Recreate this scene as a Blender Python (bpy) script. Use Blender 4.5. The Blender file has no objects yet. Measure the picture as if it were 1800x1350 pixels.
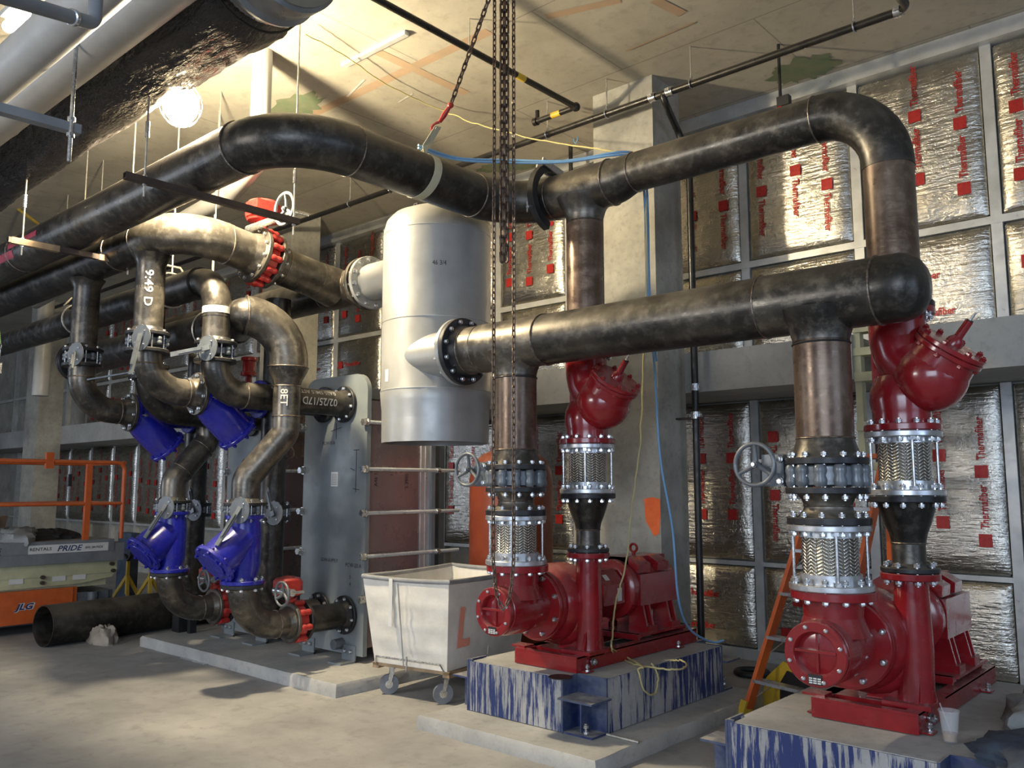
import bpy, math, random
from math import sin, cos, pi, radians, sqrt, atan2
from mathutils import Vector as V, Matrix

# ------------------------------------------------------------------ camera, world, light, exposure
S = bpy.context.scene
COL = S.collection
random.seed(7)
FPX, HCAM, HOR = 1500.0, 1.6, 855.0
PITCH = math.atan((HOR-675)/FPX)
YAW = math.atan2(1700, math.hypot(FPX, HOR-675))
F0 = V((-cos(YAW), sin(YAW), 0)); RT = V((sin(YAW), cos(YAW), 0))
FW = F0*cos(PITCH)+V((0, 0, 1))*sin(PITCH); UP = RT.cross(FW)
CP = V((0, 0, HCAM))
cam_d = bpy.data.cameras.new('camera'); cam = bpy.data.objects.new('camera', cam_d); COL.objects.link(cam)
cam_d.sensor_fit = 'HORIZONTAL'; cam_d.sensor_width = 36; cam_d.lens = 36*FPX/1800
cam.matrix_world = Matrix(((RT.x, UP.x, -FW.x, CP.x), (RT.y, UP.y, -FW.y, CP.y), (RT.z, UP.z, -FW.z, CP.z), (0, 0, 0, 1)))
cam_d.clip_start = .05; cam_d.clip_end = 200
S.camera = cam

def at(x, y, X=None, Y=None, Z=None, D=None):
    """world point on the sight line of a photo point, on a given real plane"""
    d = FW+RT*((x-900)/FPX)-UP*((y-675)/FPX)
    if X is not None: t = (X-CP.x)/d.x
    elif Y is not None: t = (Y-CP.y)/d.y
    elif Z is not None: t = (Z-CP.z)/d.z
    else: t = D
    return CP+d*t

S.view_settings.view_transform = 'Standard'; S.view_settings.look = 'None'
S.view_settings.gamma = 1; S.view_settings.use_curve_mapping = False
S.view_settings.exposure = 0.0
w = bpy.data.worlds.new('world'); S.world = w; w.use_nodes = True
w.node_tree.nodes['Background'].inputs[0].default_value = (0.60, 0.72, 1.0, 1)
w.node_tree.nodes['Background'].inputs[1].default_value = 0.50

def light(name, kind, loc, power, col, target=None, size=1.0, sy=None, spot=None):
    d = bpy.data.lights.new(name, kind); d.energy = power; d.color = col
    if kind == 'AREA':
        d.size = size
        if sy: d.shape = 'RECTANGLE'; d.size_y = sy
    elif kind in ('POINT', 'SPOT'): d.shadow_soft_size = size
    if spot: d.spot_size = radians(spot); d.spot_blend = .5
    o = bpy.data.objects.new(name, d); COL.objects.link(o); o.location = loc
    if target is not None:
        o.rotation_euler = (V(target)-V(loc)).to_track_quat('-Z', 'Y').to_euler()
    return o
LAMP = at(318, 184, Y=2.86)
light('work_lamp_light', 'POINT', LAMP-V((0, 0, .22)), 640, (1.0, .83, .55), None, .08)
light('daylight_opening', 'AREA', (1.8, -4.5, 2.6), 330, (0.70, 0.83, 1.0), (-3, 5, 1.0), 5.0, 2.6)
light('daylight_side_opening', 'AREA', (4.6, 2.5, 2.4), 60, (0.55, 0.72, 1.0), (-3, 4.5, 1.0), 3.0, 2.2)
light('far_opening', 'AREA', (-15.5, -3.5, 2.4), 170, (0.75, 0.85, 1.0), (-14.5, 7, 1.6), 4.0, 2.4)
light('unseen_warm_light', 'AREA', (-6.5, -4.5, 3.2), 190, (1.0, 0.97, 0.91), (-4.8, 4.5, .4), 2.4, 1.0)  # unseen area light added for the warm light on cart and floor
# ------------------------------------------------------------------ materials
class NT:
    def __init__(s, name):
        s.m = bpy.data.materials.new(name); s.m.use_nodes = True
        s.t = s.m.node_tree; s.b = s.t.nodes['Principled BSDF']
        s.co = s.t.nodes.new('ShaderNodeTexCoord')
    def n(s, typ, **kw):
        x = s.t.nodes.new(typ)
        for k, v in kw.items():
            if hasattr(x, k): setattr(x, k, v)
        return x
    def l(s, a, b): s.t.links.new(a, b)
    def math(s, op, a, b=None, c=None):
        x = s.t.nodes.new('ShaderNodeMath'); x.operation = op
        for i, q in enumerate((a, b, c)):
            if q is None: continue
            if isinstance(q, (int, float)): x.inputs[i].default_value = q
            else: s.l(q, x.inputs[i])
        return x.outputs[0]
    def noise(s, scale, detail=4, rough=.55, vec=None, stretch=None):
        x = s.t.nodes.new('ShaderNodeTexNoise'); x.inputs['Scale'].default_value = scale
        x.inputs['Detail'].default_value = detail; x.inputs['Roughness'].default_value = rough
        src = vec or s.co.outputs['Object']
        if stretch:
            mp = s.t.nodes.new('ShaderNodeMapping'); mp.inputs['Scale'].default_value = stretch
            s.l(src, mp.inputs[0]); src = mp.outputs[0]
        s.l(src, x.inputs['Vector']); return x.outputs['Fac']
    def ramp(s, fac, stops):
        x = s.t.nodes.new('ShaderNodeValToRGB'); e = x.color_ramp.elements
        while len(e) < len(stops): e.new(.5)
        for i, (p, c) in enumerate(stops):
            e[i].position = p; e[i].color = (*c, 1) if len(c) == 3 else c
        s.l(fac, x.inputs[0]); return x.outputs[0]
    def rng(s, fac, a, b, lo=0., hi=1.):
        x = s.t.nodes.new('ShaderNodeMapRange'); s.l(fac, x.inputs[0])
        for i, q in zip((1, 2, 3, 4), (lo, hi, a, b)): x.inputs[i].default_value = q
        return x.outputs[0]
    def mix(s, fac, a, b):
        x = s.t.nodes.new('ShaderNodeMix'); x.data_type = 'RGBA'
        if isinstance(fac, (int, float)): x.inputs[0].default_value = fac
        else: s.l(fac, x.inputs[0])
        for i, q in ((6, a), (7, b)):
            if isinstance(q, tuple): x.inputs[i].default_value = (*q, 1)
            else: s.l(q, x.inputs[i])
        return x.outputs[2]
    def bump(s, h, dist=.01, strength=.5, prev=None):
        x = s.t.nodes.new('ShaderNodeBump'); x.inputs['Distance'].default_value = dist
        x.inputs['Strength'].default_value = strength; s.l(h, x.inputs['Height'])
        if prev: s.l(prev, x.inputs['Normal'])
        s.l(x.outputs[0], s.b.inputs['Normal']); return x.outputs[0]
    def set(s, col=None, rough=None, metal=None):
        for k, q in (('Base Color', col), ('Roughness', rough), ('Metallic', metal)):
            if q is None: continue
            if isinstance(q, (int, float)): s.b.inputs[k].default_value = q
            elif isinstance(q, tuple): s.b.inputs[k].default_value = (*q, 1)
            else: s.l(q, s.b.inputs[k])
def paint(name, c1, c2=None, rough=.4, metal=0., scale=6, dust=0., dustc=(.42, .38, .33), bump=0., rv=.12, coat=0., lo=.35, hi=.65):
    t = NT(name); c2 = c2 or tuple(q*.75 for q in c1)
    n = t.noise(scale, 6, .6)
    col = t.ramp(n, [(lo, c2), (hi, c1)])
    n2 = t.noise(scale*2.7, 5, .6)
    r = t.rng(n2, max(.03, rough-rv), min(1, rough+rv), .3, .7)
    if dust:
        g = t.n('ShaderNodeNewGeometry'); sx = t.n('ShaderNodeSeparateXYZ'); t.l(g.outputs['Normal'], sx.inputs[0])
        up = t.rng(sx.outputs[2], 0, 1, .25, .95); dn = t.rng(t.noise(scale*1.7, 5), .35, 1, .35, .6)
        f = t.math('MULTIPLY', t.math('MULTIPLY', up, dn), dust)
        col = t.mix(f, col, dustc); r = t.math('ADD', r, t.math('MULTIPLY', f, .4))
        met = t.math('MULTIPLY', t.math('SUBTRACT', 1., f), metal)
        t.set(metal=met)
    else: t.set(metal=metal)
    t.set(col, r)
    if coat: t.b.inputs['Coat Weight'].default_value = coat; t.b.inputs['Coat Roughness'].default_value = .12
    if bump: t.bump(n2, .004, bump)
    return t.m
M = {}
def steel_pipe(name, c1, c2, c3, metal=.75, rough=.33):
    t = NT(name)
    n = t.noise(2.3, 8, .65); n2 = t.noise(14, 6, .65); n3 = t.noise(9, 4, .5, stretch=(1, 1, 6))
    col = t.ramp(n, [(.3, c1), (.5, c2), (.72, c3)])
    col = t.mix(t.rng(n2, 0, .5, .5, .75), col, tuple(min(1, q*1.9+.02) for q in c3))
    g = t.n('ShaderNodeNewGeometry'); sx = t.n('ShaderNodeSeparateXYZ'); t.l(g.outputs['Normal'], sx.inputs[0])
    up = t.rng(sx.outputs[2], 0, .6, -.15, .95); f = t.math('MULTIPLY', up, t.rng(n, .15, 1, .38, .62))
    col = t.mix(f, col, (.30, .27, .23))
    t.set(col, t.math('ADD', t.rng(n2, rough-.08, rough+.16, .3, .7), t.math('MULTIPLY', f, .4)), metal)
    t.bump(n3, .003, .25)
    return t.m
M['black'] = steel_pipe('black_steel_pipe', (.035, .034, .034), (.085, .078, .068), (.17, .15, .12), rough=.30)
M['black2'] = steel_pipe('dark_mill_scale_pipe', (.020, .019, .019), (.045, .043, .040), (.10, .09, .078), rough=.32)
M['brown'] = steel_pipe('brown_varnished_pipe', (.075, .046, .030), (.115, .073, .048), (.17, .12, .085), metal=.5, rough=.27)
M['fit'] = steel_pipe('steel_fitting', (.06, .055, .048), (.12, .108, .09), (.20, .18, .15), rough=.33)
M['flange'] = paint('black_flange', (.035, .036, .04), (.02, .02, .022), .42, .4, 9, dust=.25)
M['weld'] = paint('weld_metal', (.32, .27, .22), (.12, .09, .07), .35, .85, 30, bump=.8)
M['zinc'] = paint('zinc_bolt', (.72, .74, .76), (.45, .46, .48), .28, .9, 20)
M['rust'] = paint('rusty_chain', (.20, .15, .115), (.10, .07, .055), .45, .7, 18)
M['silver'] = paint('silver_flange', (.62, .64, .66), (.45, .46, .48), .33, .75, 8)
M['red'] = paint('red_paint', (.27, .013, .017), (.20, .010, .013), .22, 0, 5, dust=.38, dustc=(.36, .27, .26), coat=.35)
M['red2'] = paint('red_valve_paint', (.50, .03, .022), (.36, .02, .018), .3, 0, 7, dust=.2, coat=.3)
M['blue'] = paint('blue_paint', (.012, .016, .32), (.009, .011, .22), .26, 0, 5, dust=.12, coat=.35)
M['greyv'] = paint('grey_valve_paint', (.16, .18, .20), (.10, .11, .125), .36, .2, 8, dust=.2)
M['tank'] = paint('grey_tank_primer', (.36, .365, .36), (.29, .295, .29), .38, .35, 3, dust=.25, rv=.06)
M['hx'] = paint('grey_exchanger_paint', (.23, .26, .275), (.18, .205, .22), .45, .1, 4, dust=.3)
M['hxpack'] = paint('plate_pack_side', (.30, .235, .23), (.235, .175, .17), .32, .45, 1.6)
M['rodz'] = paint('tie_rod_zinc', (.58, .62, .64), (.52, .56, .58), .3, .25, 2)
M['white'] = paint('white_jacket', (.42, .415, .395), (.36, .355, .34), .45, 0, 4)
M['whitem'] = paint('white_metal_stud', (.66, .67, .66), (.52, .53, .52), .38, .45, 5)
M['canvas'] = paint('white_canvas', (.74, .72, .67), (.62, .60, .55), .8, 0, 6, bump=.5)
M['canvasrim'] = paint('grey_canvas_binding', (.30, .31, .33), (.2, .21, .22), .7)
M['wood'] = paint('plywood', (.36, .26, .16), (.25, .17, .1), .7, 0, 9)
M['orange'] = paint('orange_paint', (.62, .13, .03), (.48, .09, .02), .42, 0, 5, dust=.3)
M['otank'] = paint('orange_tank_paint', (.20, .040, .015), (.15, .028, .011), .38, 0, 4, dust=.2)
M['cream'] = paint('cream_paint', (.55, .54, .34), (.42, .41, .26), .5, 0, 5, dust=.3)
M['greyp'] = paint('grey_platform_paint', (.22, .235, .25), (.16, .17, .185), .5, .1, 4, dust=.4)
M['yellow'] = paint('yellow_paint', (.70, .48, .04), (.5, .33, .03), .45, 0, 6, dust=.2)
M['dark'] = paint('dark_plastic', (.02, .02, .022), (.012, .012, .013), .5)
M['rubber'] = paint('grey_rubber', (.20, .22, .25), (.14, .15, .17), .6)
M['ducttop'] = paint('galvanized_duct', (.40, .42, .44), (.28, .3, .32), .35, .7, 3)
M['strut'] = paint('brown_steel_channel', (.085, .06, .05), (.05, .036, .03), .5, .3, 6, dust=.25)
M['rod'] = paint('threaded_rod', (.62, .6, .54), (.42, .41, .37), .4, .7, 20)
M['blackp'] = paint('black_small_pipe', (.03, .028, .026), (.018, .017, .016), .36, .35, 7, dust=.5)
M['blueh'] = paint('blue_hose', (.20, .40, .66), (.16, .33, .56), .45)
M['yellowc'] = paint('yellow_cord', (.55, .48, .22), (.45, .39, .18), .55)
M['sling'] = paint('cream_webbing', (.55, .52, .36), (.45, .42, .3), .8)
M['green'] = paint('green_webbing', (.22, .38, .12), (.16, .28, .09), .8)
M['paper'] = paint('paper_label', (.68, .68, .66), (.6, .6, .58), .6)
M['ink'] = paint('black_ink', (.02, .02, .025), None, .6)
M['navy'] = paint('navy_print', (.03, .05, .16), None, .5)
M['foilred'] = paint('red_print', (.50, .035, .03), (.40, .025, .022), .35, .25, 20)
M['chalk'] = paint('paint_stick_white', (.6, .6, .56), None, .8)
M['orspray'] = paint('orange_spray', (.95, .17, .03), (.8, .12, .02), .6)
M['spray2'] = paint('faded_orange_spray', (.85, .30, .2), (.75, .33, .25), .8)
M['pink'] = paint('pink_spray', (.45, .05, .09), (.25, .03, .05), .6)
M['ochre'] = paint('faded_orange_line', (.42, .29, .19), (.36, .27, .18), .9)
M['cgreen'] = paint('green_spray', (.12, .19, .10), (.22, .22, .14), .9, lo=.3, hi=.7)
M['rag'] = paint('dusty_rag', (.42, .37, .31), (.3, .26, .21), .9, bump=1)
M['gtarp'] = paint('grey_sheet', (.30, .31, .31), (.2, .21, .21), .8)
M['denim'] = paint('blue_cloth', (.06, .085, .13), (.03, .04, .06), .85)
M['card'] = paint('brown_cardboard', (.20, .14, .09), (.13, .09, .055), .85)
M['liquid'] = paint('iced_coffee', (.36, .22, .1), None, .2)

def concrete(name, c1, c2, c3, scale=1.2, grid=None, rough=.85, bump=.3, drips=False):
    t = NT(name)
    n = t.noise(scale, 9, .62); n2 = t.noise(scale*9, 6, .65)
    col = t.ramp(n, [(.3, c1), (.5, c2), (.72, c3)])
    col = t.mix(t.rng(n2, 0, .45, .52, .75), col, tuple(q*.62 for q in c1))
    n4 = t.noise(scale*30, 3, .5)
    col = t.mix(t.rng(n4, 0, .5, .68, .78), col, tuple(q*.45 for q in c1))
    if drips:
        n5 = t.math('ADD', t.math('MULTIPLY', t.noise(1.6, 8, .72, stretch=(22, 22, 1.6)), .72), t.math('MULTIPLY', t.noise(2.4, 3, .5), .28))
        col = t.mix(t.rng(n5, 0, 1, .47, .52), (.014, .03, .13), col)
    if grid:
        b = t.n('ShaderNodeTexBrick'); b.offset = 0.5; b.inputs['Scale'].default_value = 1
        b.inputs['Mortar Size'].default_value = grid[2]; b.inputs['Brick Width'].default_value = grid[0]
        b.inputs['Row Height'].default_value = grid[1]
        mp = t.n('ShaderNodeMapping'); mp.inputs['Location'].default_value = grid[3]
        if len(grid) > 4: mp.inputs['Rotation'].default_value = grid[4]
        t.l(t.co.outputs['Object'], mp.inputs[0]); t.l(mp.outputs[0], b.inputs['Vector'])
        col = t.mix(t.math('MULTIPLY', b.outputs['Fac'], .55), col, tuple(q*.4 for q in c1))
    t.set(col, rough, 0)
    t.bump(n2, .01, bump)
    return t.m
M['ceil'] = concrete('ceiling_concrete', (.31, .285, .23), (.40, .37, .30), (.49, .46, .38), .9, (2.44, 1.22, .006, (.3, .2, 0)), .8)
M['conc'] = concrete('column_concrete', (.21, .205, .18), (.32, .31, .27), (.44, .425, .37), 2.2, None, .75)
M['beam'] = concrete('beam_concrete', (.28, .28, .265), (.34, .34, .32), (.42, .42, .39), 1.5, None, .6)
M['floor'] = concrete('floor_concrete', (.20, .197, .195), (.31, .305, .30), (.44, .43, .41), .75, None, .8, .15)
M['pad'] = concrete('pad_concrete', (.29, .29, .285), (.38, .38, .37), (.48, .475, .455), 2.2, None, .85, .2)
M['blueblk'] = concrete('blue_steel_form_with_drips', (.24, .25, .26), (.33, .335, .34), (.42, .42, .41), 2.2, None, .7, .2, True)
M['navyst'] = paint('navy_steel', (.014, .03, .12), (.10, .12, .17), .5, .1, 7, dust=.8, dustc=(.42, .41, .38))

def foil():
    t = NT('foil_facing')
    n = t.noise(5, 8, .7); v = t.n('ShaderNodeTexVoronoi'); v.inputs['Scale'].default_value = 13
    nn = t.noise(9, 3); mx = t.n('ShaderNodeVectorMath'); mx.operation = 'ADD'
    cb = t.n('ShaderNodeCombineXYZ'); t.l(nn, cb.inputs[0]); t.l(nn, cb.inputs[2])
    t.l(t.co.outputs['Object'], mx.inputs[0]); t.l(cb.outputs[0], mx.inputs[1]); t.l(mx.outputs[0], v.inputs['Vector'])
    w_ = t.noise(16, 3, .5, stretch=(.35, 1, 2.6))
    h = t.math('ADD', t.math('MULTIPLY', n, 1.5), t.math('ADD', t.math('MULTIPLY', v.outputs['Distance'], .25), t.math('MULTIPLY', w_, 1.1)))
    t.set(t.ramp(t.noise(3, 5), [(.3, (.50, .47, .41)), (.7, (.74, .71, .64))]), t.rng(n, .16, .34, .3, .7), 1.0)
    t.bump(h, .012, .6)
    return t.m
M['foil'] = foil()
def braid(R=.13, N=26):
    t = NT('braided_steel_mesh')
    sx = t.n('ShaderNodeSeparateXYZ'); t.l(t.co.outputs['Object'], sx.inputs[0])
    th = t.math('ARCTAN2', sx.outputs[1], sx.outputs[0])
    u = t.math('MULTIPLY', th, N/(2*pi)); fr = t.math('PINGPONG', u, 1.0)
    ph = t.math('ADD', t.math('MULTIPLY', sx.outputs[2], 60.), t.math('MULTIPLY', fr, 1.0))
    s1 = t.math('SINE', t.math('MULTIPLY', ph, 2*pi))
    e = t.math('SINE', t.math('MULTIPLY', fr, pi))
    h = t.math('MULTIPLY', t.math('ADD', t.math('MULTIPLY', s1, .5), .5), t.math('POWER', e, .5))
    t.set(t.ramp(h, [(.15, (.26, .25, .22)), (.6, (.95, .94, .90))]), .27, 1.0)
    t.bump(h, .006, .9)
    return t.m
M['braid'] = braid()
def plasticwrap():
    t = NT('black_plastic_wrap')
    n = t.noise(2.2, 6, .6, stretch=(.6, 2, 2)); n2 = t.noise(7, 4, .6, stretch=(.5, 2, 2))
    t.set(t.ramp(n, [(.3, (.02, .019, .022)), (.7, (.055, .048, .045))]), .22, 0.1)
    t.bump(t.math('ADD', n, t.math('MULTIPLY', n2, .4)), .09, .8)
    return t.m
M['wrap'] = plasticwrap()
def emit(name, c, s):
    t = NT(name); t.b.inputs['Emission Color'].default_value = (*c, 1); t.b.inputs['Emission Strength'].default_value = s
    t.set((.9, .9, .9), .4, 0); return t.m
M['bulb'] = emit('lit_bulb', (1.0, .86, .58), 260)
M['tube'] = emit('lit_tube', (1.0, .87, .68), 12)
def clear(name, c=(.8, .82, .84), a=.16):
    t = NT(name); t.set(c, .12, 0); t.b.inputs['Alpha'].default_value = a; return t.m
M['clear'] = clear('clear_plastic')

# ------------------------------------------------------------------ mesh toolkit
def frame(a):
    a = V(a).normalized(); h = V((0, 0, 1)) if abs(a.z) < .9 else V((1, 0, 0))
    u = a.cross(h).normalized(); return u, a.cross(u).normalized(), a
class MB:
    def __init__(s): s.v = []; s.f = []
    def add(s, vs, fs):
        b = len(s.v); s.v += [V(q) for q in vs]; s.f += [tuple(b+i for i in q) for q in fs]; return s
    def tube(s, pts, r, n=20, caps=True, inner=None):
        pts = [V(p) for p in pts]; m = len(pts); rr = (list(r)+[r[-1]]*m)[:m] if isinstance(r, (list, tuple)) else [r]*m
        tan = []
        for i in range(m):
            a = pts[max(0, i-1)]; b = pts[min(m-1, i+1)]; tan.append((b-a).normalized())
        u, v, _ = frame(tan[0]); vs = []
        for i in range(m):
            t = tan[i]; u = (u-t*u.dot(t)).normalized(); v = t.cross(u)
            for k in range(n):
                a = 2*pi*k/n; vs.append(pts[i]+(u*cos(a)+v*sin(a))*rr[i])
        fs = [(i*n+k, i*n+(k+1) % n, (i+1)*n+(k+1) % n, (i+1)*n+k) for i in range(m-1) for k in range(n)]
        if caps: fs += [tuple(range(n))[::-1], tuple((m-1)*n+k for k in range(n))]
        return s.add(vs, fs)
    def lathe(s, prof, o, ax, n=36, caps=True):
        u, v, a = frame(ax); o = V(o); vs = []
        for r, z in prof:
            for k in range(n):
                t = 2*pi*k/n; vs.append(o+a*z+(u*cos(t)+v*sin(t))*max(r, 1e-5))
        m = len(prof)
        fs = [(i*n+k, i*n+(k+1) % n, (i+1)*n+(k+1) % n, (i+1)*n+k) for i in range(m-1) for k in range(n)]
        if caps:
            if prof[0][0] > 1e-4: fs.append(tuple(range(n))[::-1])
            if prof[-1][0] > 1e-4: fs.append(tuple((m-1)*n+k for k in range(n)))
        return s.add(vs, fs)
    def disc(s, o, ax, r, t, n=40, bev=.004):
        return s.lathe([(r-bev, 0), (r, bev), (r, t-bev), (r-bev, t)], o, ax, n)
    def ring(s, o, ax, r1, r2, t, n=40):
        return s.lathe([(r1, 0), (r2, 0), (r2, t), (r1, t), (r1, 0)], o, ax, n, False)
    def box(s, lo, hi, R=None, o=None):
        lo, hi = V(lo), V(hi); vs = [V((x, y, z)) for x in (lo.x, hi.x) for y in (lo.y, hi.y) for z in (lo.z, hi.z)]
        if R is not None: vs = [V(o)+R@q for q in vs]
        return s.add(vs, [(0, 1, 3, 2), (4, 6, 7, 5), (0, 4, 5, 1), (2, 3, 7, 6), (0, 2, 6, 4), (1, 5, 7, 3)])
    def extr(s, poly, o, u, v, w_):
        o, u, v, w_ = V(o), V(u), V(v), V(w_); n = len(poly)
        a = [o+u*p[0]+v*p[1] for p in poly]; vs = a+[q+w_ for q in a]
        return s.add(vs, [tuple(range(n))[::-1], tuple(range(n, 2*n))]+[(i, (i+1) % n, n+(i+1) % n, n+i) for i in range(n)])
    def bar(s, a, b, wd, ht, up=(0, 0, 1)):
        a, b = V(a), V(b); t = (b-a); L = t.length; t.normalize(); up = V(up)
        sd = t.cross(up).normalized(); up = sd.cross(t)
        R = Matrix((sd, t, up)).transposed()
        return s.box((-wd/2, 0, -ht/2), (wd/2, L, ht/2), R, a)
    def sphere(s, c, r, n=24, sc=(1, 1, 1), R=None):
        vs = []; fs = []; m = n//2
        for i in range(m+1):
            ph = pi*i/m
            for k in range(n):
                a = 2*pi*k/n; q = V((sin(ph)*cos(a)*sc[0], sin(ph)*sin(a)*sc[1], cos(ph)*sc[2]))*r
                if R is not None: q = R@q
                vs.append(V(c)+q)
        fs = [(i*n+k, (i+1)*n+k, (i+1)*n+(k+1) % n, i*n+(k+1) % n) for i in range(m) for k in range(n)]
        return s.add(vs, fs)
def route(pts, R, step=9):
    pts = [V(p) for p in pts]; out = [pts[0]]
    for i in range(1, len(pts)-1):
        p = pts[i]; a = (pts[i-1]-p).normalized(); b = (pts[i+1]-p).normalized()
        ang = a.angle(b); r = R[i-1] if isinstance(R, (list, tuple)) else R
        d = r/math.tan(ang/2); d = min(d, (pts[i-1]-p).length*.999, (pts[i+1]-p).length*.999); r = d*math.tan(ang/2)
        c = p+(a+b).normalized()*(r/sin(ang/2)); s0 = p+a*d-c; s1 = p+b*d-c
        tot = s0.angle(s1); k = max(3, int(math.degrees(tot)/step)); axv = s0.cross(s1).normalized()
        for j in range(k+1):
            out.append(c+Matrix.Rotation(tot*j/k, 3, axv)@s0)
    out.append(pts[-1])
    res = [out[0]]
    for q in out[1:]:
        if (q-res[-1]).length > 1e-4: res.append(q)
    return res
def wloc(o):
    p = V((0, 0, 0))
    while o is not None: p += V(o.location); o = o.parent
    return p
def part(name, mb, mat, parent=None, ang=38, local=None):
    off = wloc(parent) if parent else V((0, 0, 0)); loc = V(local) if local is not None else off
    me = bpy.data.meshes.new(name); me.from_pydata([q-loc for q in mb.v], [], mb.f)
    me.polygons.foreach_set('use_smooth', [True]*len(me.polygons)); me.set_sharp_from_angle(angle=radians(ang))
    me.materials.append(M[mat]); me.update()
    o = bpy.data.objects.new(name, me); COL.objects.link(o)
    if parent: o.parent = parent
    o.location = loc-off if (parent or local is not None) else loc
    return o
def thing(name, label, cat, loc, group=None):
    o = bpy.data.objects.new(name, None); COL.objects.link(o); o.location = loc
    o['label'] = label; o['category'] = cat
    if group: o['group'] = group
    return o
def tag(o, label, cat, group=None):
    o['label'] = label; o['category'] = cat
    if group: o['group'] = group
    return o
def solo(name, mb, mat, label, cat, group=None, ang=38):
    c = sum(mb.v, V((0, 0, 0)))/len(mb.v); c.z = min(q.z for q in mb.v)
    return tag(part(name, mb, mat, None, ang, c), label, cat, group)
def struct(name, mb, mat, local=None):
    o = part(name, mb, mat, None, 30, local or (0, 0, 0)); o['kind'] = 'structure'; return o
_bm = {}
def bolt(parent, p, ax, L, r=.011, mat='zinc', name='bolt', head=True):
    k = (round(L, 3), r, mat)
    if k not in _bm:
        m = MB()
        for s_ in (-1, 1):
            m.lathe([(r*1.75, 0), (r*1.75, s_*r*.3)], (0, 0, s_*L/2), (0, 0, 1), 14)
            m.lathe([(r*1.6, s_*r*.3), (r*1.65, s_*r*.5), (r*1.65, s_*r*1.6), (r*1.3, s_*r*1.9)], (0, 0, s_*L/2), (0, 0, 1), 6)
        m.lathe([(r*.8, -L/2-r*2.1), (r*.8, L/2+r*2.5)], (0, 0, 0), (0, 0, 1), 8)
        me = bpy.data.meshes.new('bolt'); me.from_pydata(m.v, [], m.f); me.materials.append(M[mat])
        me.polygons.foreach_set('use_smooth', [True]*len(me.polygons)); me.set_sharp_from_angle(angle=radians(35)); _bm[k] = me
    o = bpy.data.objects.new(name, _bm[k]); COL.objects.link(o); o.parent = parent
    o.location = V(p)-wloc(parent); o.rotation_euler = V(ax).to_track_quat('Z', 'Y').to_euler()
    return o
def bolts(parent, c, ax, R, n, L, r=.011, ph=.13, mat='zinc'):
    u, v, a = frame(ax)
    for k in range(n):
        t = 2*pi*(k+ph*n/4)/n+.0; bolt(parent, V(c)+(u*cos(t)+v*sin(t))*R, ax, L, r, mat)
def bead(parent, c, ax, r, w_=.012, h=.006, n=40, mat='weld'):
    m = MB(); m.lathe([(r-.002, -w_/2), (r+h*.8, -w_*.25), (r+h, 0), (r+h*.8, w_*.25), (r-.002, w_/2)], c, ax, n, False)
    return part('weld_bead', m, mat, parent)
_txt = {}
def text_mb(s, h, o, u, v, w_=.0008, bold=0, wid=1.0, center=False, shear=0.):
    """lettering as mesh: height h, baseline origin o, reading direction u, up v"""
    k = (s, bold, shear)
    if k not in _txt:
        c = bpy.data.curves.new('t', 'FONT'); c.body = s; c.size = 1; c.offset = bold; c.shear = shear; c.resolution_u = 2
        ob = bpy.data.objects.new('t', c); COL.objects.link(ob); bpy.context.view_layer.update()
        me = bpy.data.meshes.new_from_object(ob.evaluated_get(bpy.context.evaluated_depsgraph_get()))
        _txt[k] = ([tuple(q.co) for q in me.vertices], [tuple(p.vertices) for p in me.polygons])
        bpy.data.objects.remove(ob); bpy.data.curves.remove(c); bpy.data.meshes.remove(me)
    vs, fs = _txt[k]; u, v = V(u), V(v); n = u.cross(v).normalized(); sc = h/.7
    x0 = min(q[0] for q in vs); x1 = max(q[0] for q in vs); L = (x1-x0)*sc*wid
    off = -L/2 if center else 0
    m = MB(); m.add([V(o)+u*((q[0]-x0)*sc*wid+off)+v*(q[1]*sc)+n*w_ for q in vs], fs)
    return m, L
def cyltext(s, h, A, ax, r, th0, upsign=1, wid=1., bold=.01):
    """lettering lying on a pipe: runs along the axis ax from A; th0 angle of the baseline"""
    m, L = text_mb(s, h, (0, 0, 0), (1, 0, 0), (0, 1, 0), 0, bold, wid)
    u, v, a = frame(ax); o = MB()
    o.add([V(A)+a*q.x*(1)+(u*cos(th0+upsign*q.y/r)+v*sin(th0+upsign*q.y/r))*(r+.0045) for q in m.v], m.f)
    return o
# ------------------------------------------------------------------ the room
ZC, YU, YL, YB = 5.2, 7.28, 7.60, 6.60
PX, PY, PZ = V((1, 0, 0)), V((0, 1, 0)), V((0, 0, 1))
m = MB(); m.box((-26, -7, -.3), (6, 8, 0)); struct('floor', m, 'floor')
m = MB(); m.box((-26, -7, ZC), (6, 8, ZC+.3)); struct('ceiling', m, 'ceil')
m = MB(); m.box((-26, YL+.06, 0), (6, YL+.36, 2.42)); m.box((-26, YU+.06, 2.42), (6, YL+.36, ZC)); struct('wall_back', m, 'conc')
m = MB(); m.box((-26.3, -7, 0), (-26, 8, ZC)); struct('wall_left', m, 'conc')
m = MB(); m.box((6, -7, 0), (6.3, 8, 1.0)); m.box((6, 4.5, 1), (6.3, 8, ZC)); m.box((6, -7, 4.2), (6.3, 4.5, ZC)); struct('wall_right', m, 'conc')
m = MB(); m.box((-26, YB, 2.416), (-2.36, YU+.2, 2.768)); m.box((-2.02, YB, 2.416), (6, YU+.2, 2.768)); struct('trim_1', m, 'beam')
c3 = at(105, 800, Y=6.6).x
for i, (x0, x1) in enumerate([(-4.46, -3.82), (-9.94, -9.30), (c3-.64, c3)]):
    m = MB(); m.box((x0, 6.15, 0), (x1, 6.6, ZC)); struct('trim_%d' % (2+i), m, 'conc')
m = MB(); m.box((-26, YU-.10, ZC-.13), (6, YU+.06, ZC)); struct('trim_5', m, 'whitem')
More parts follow.
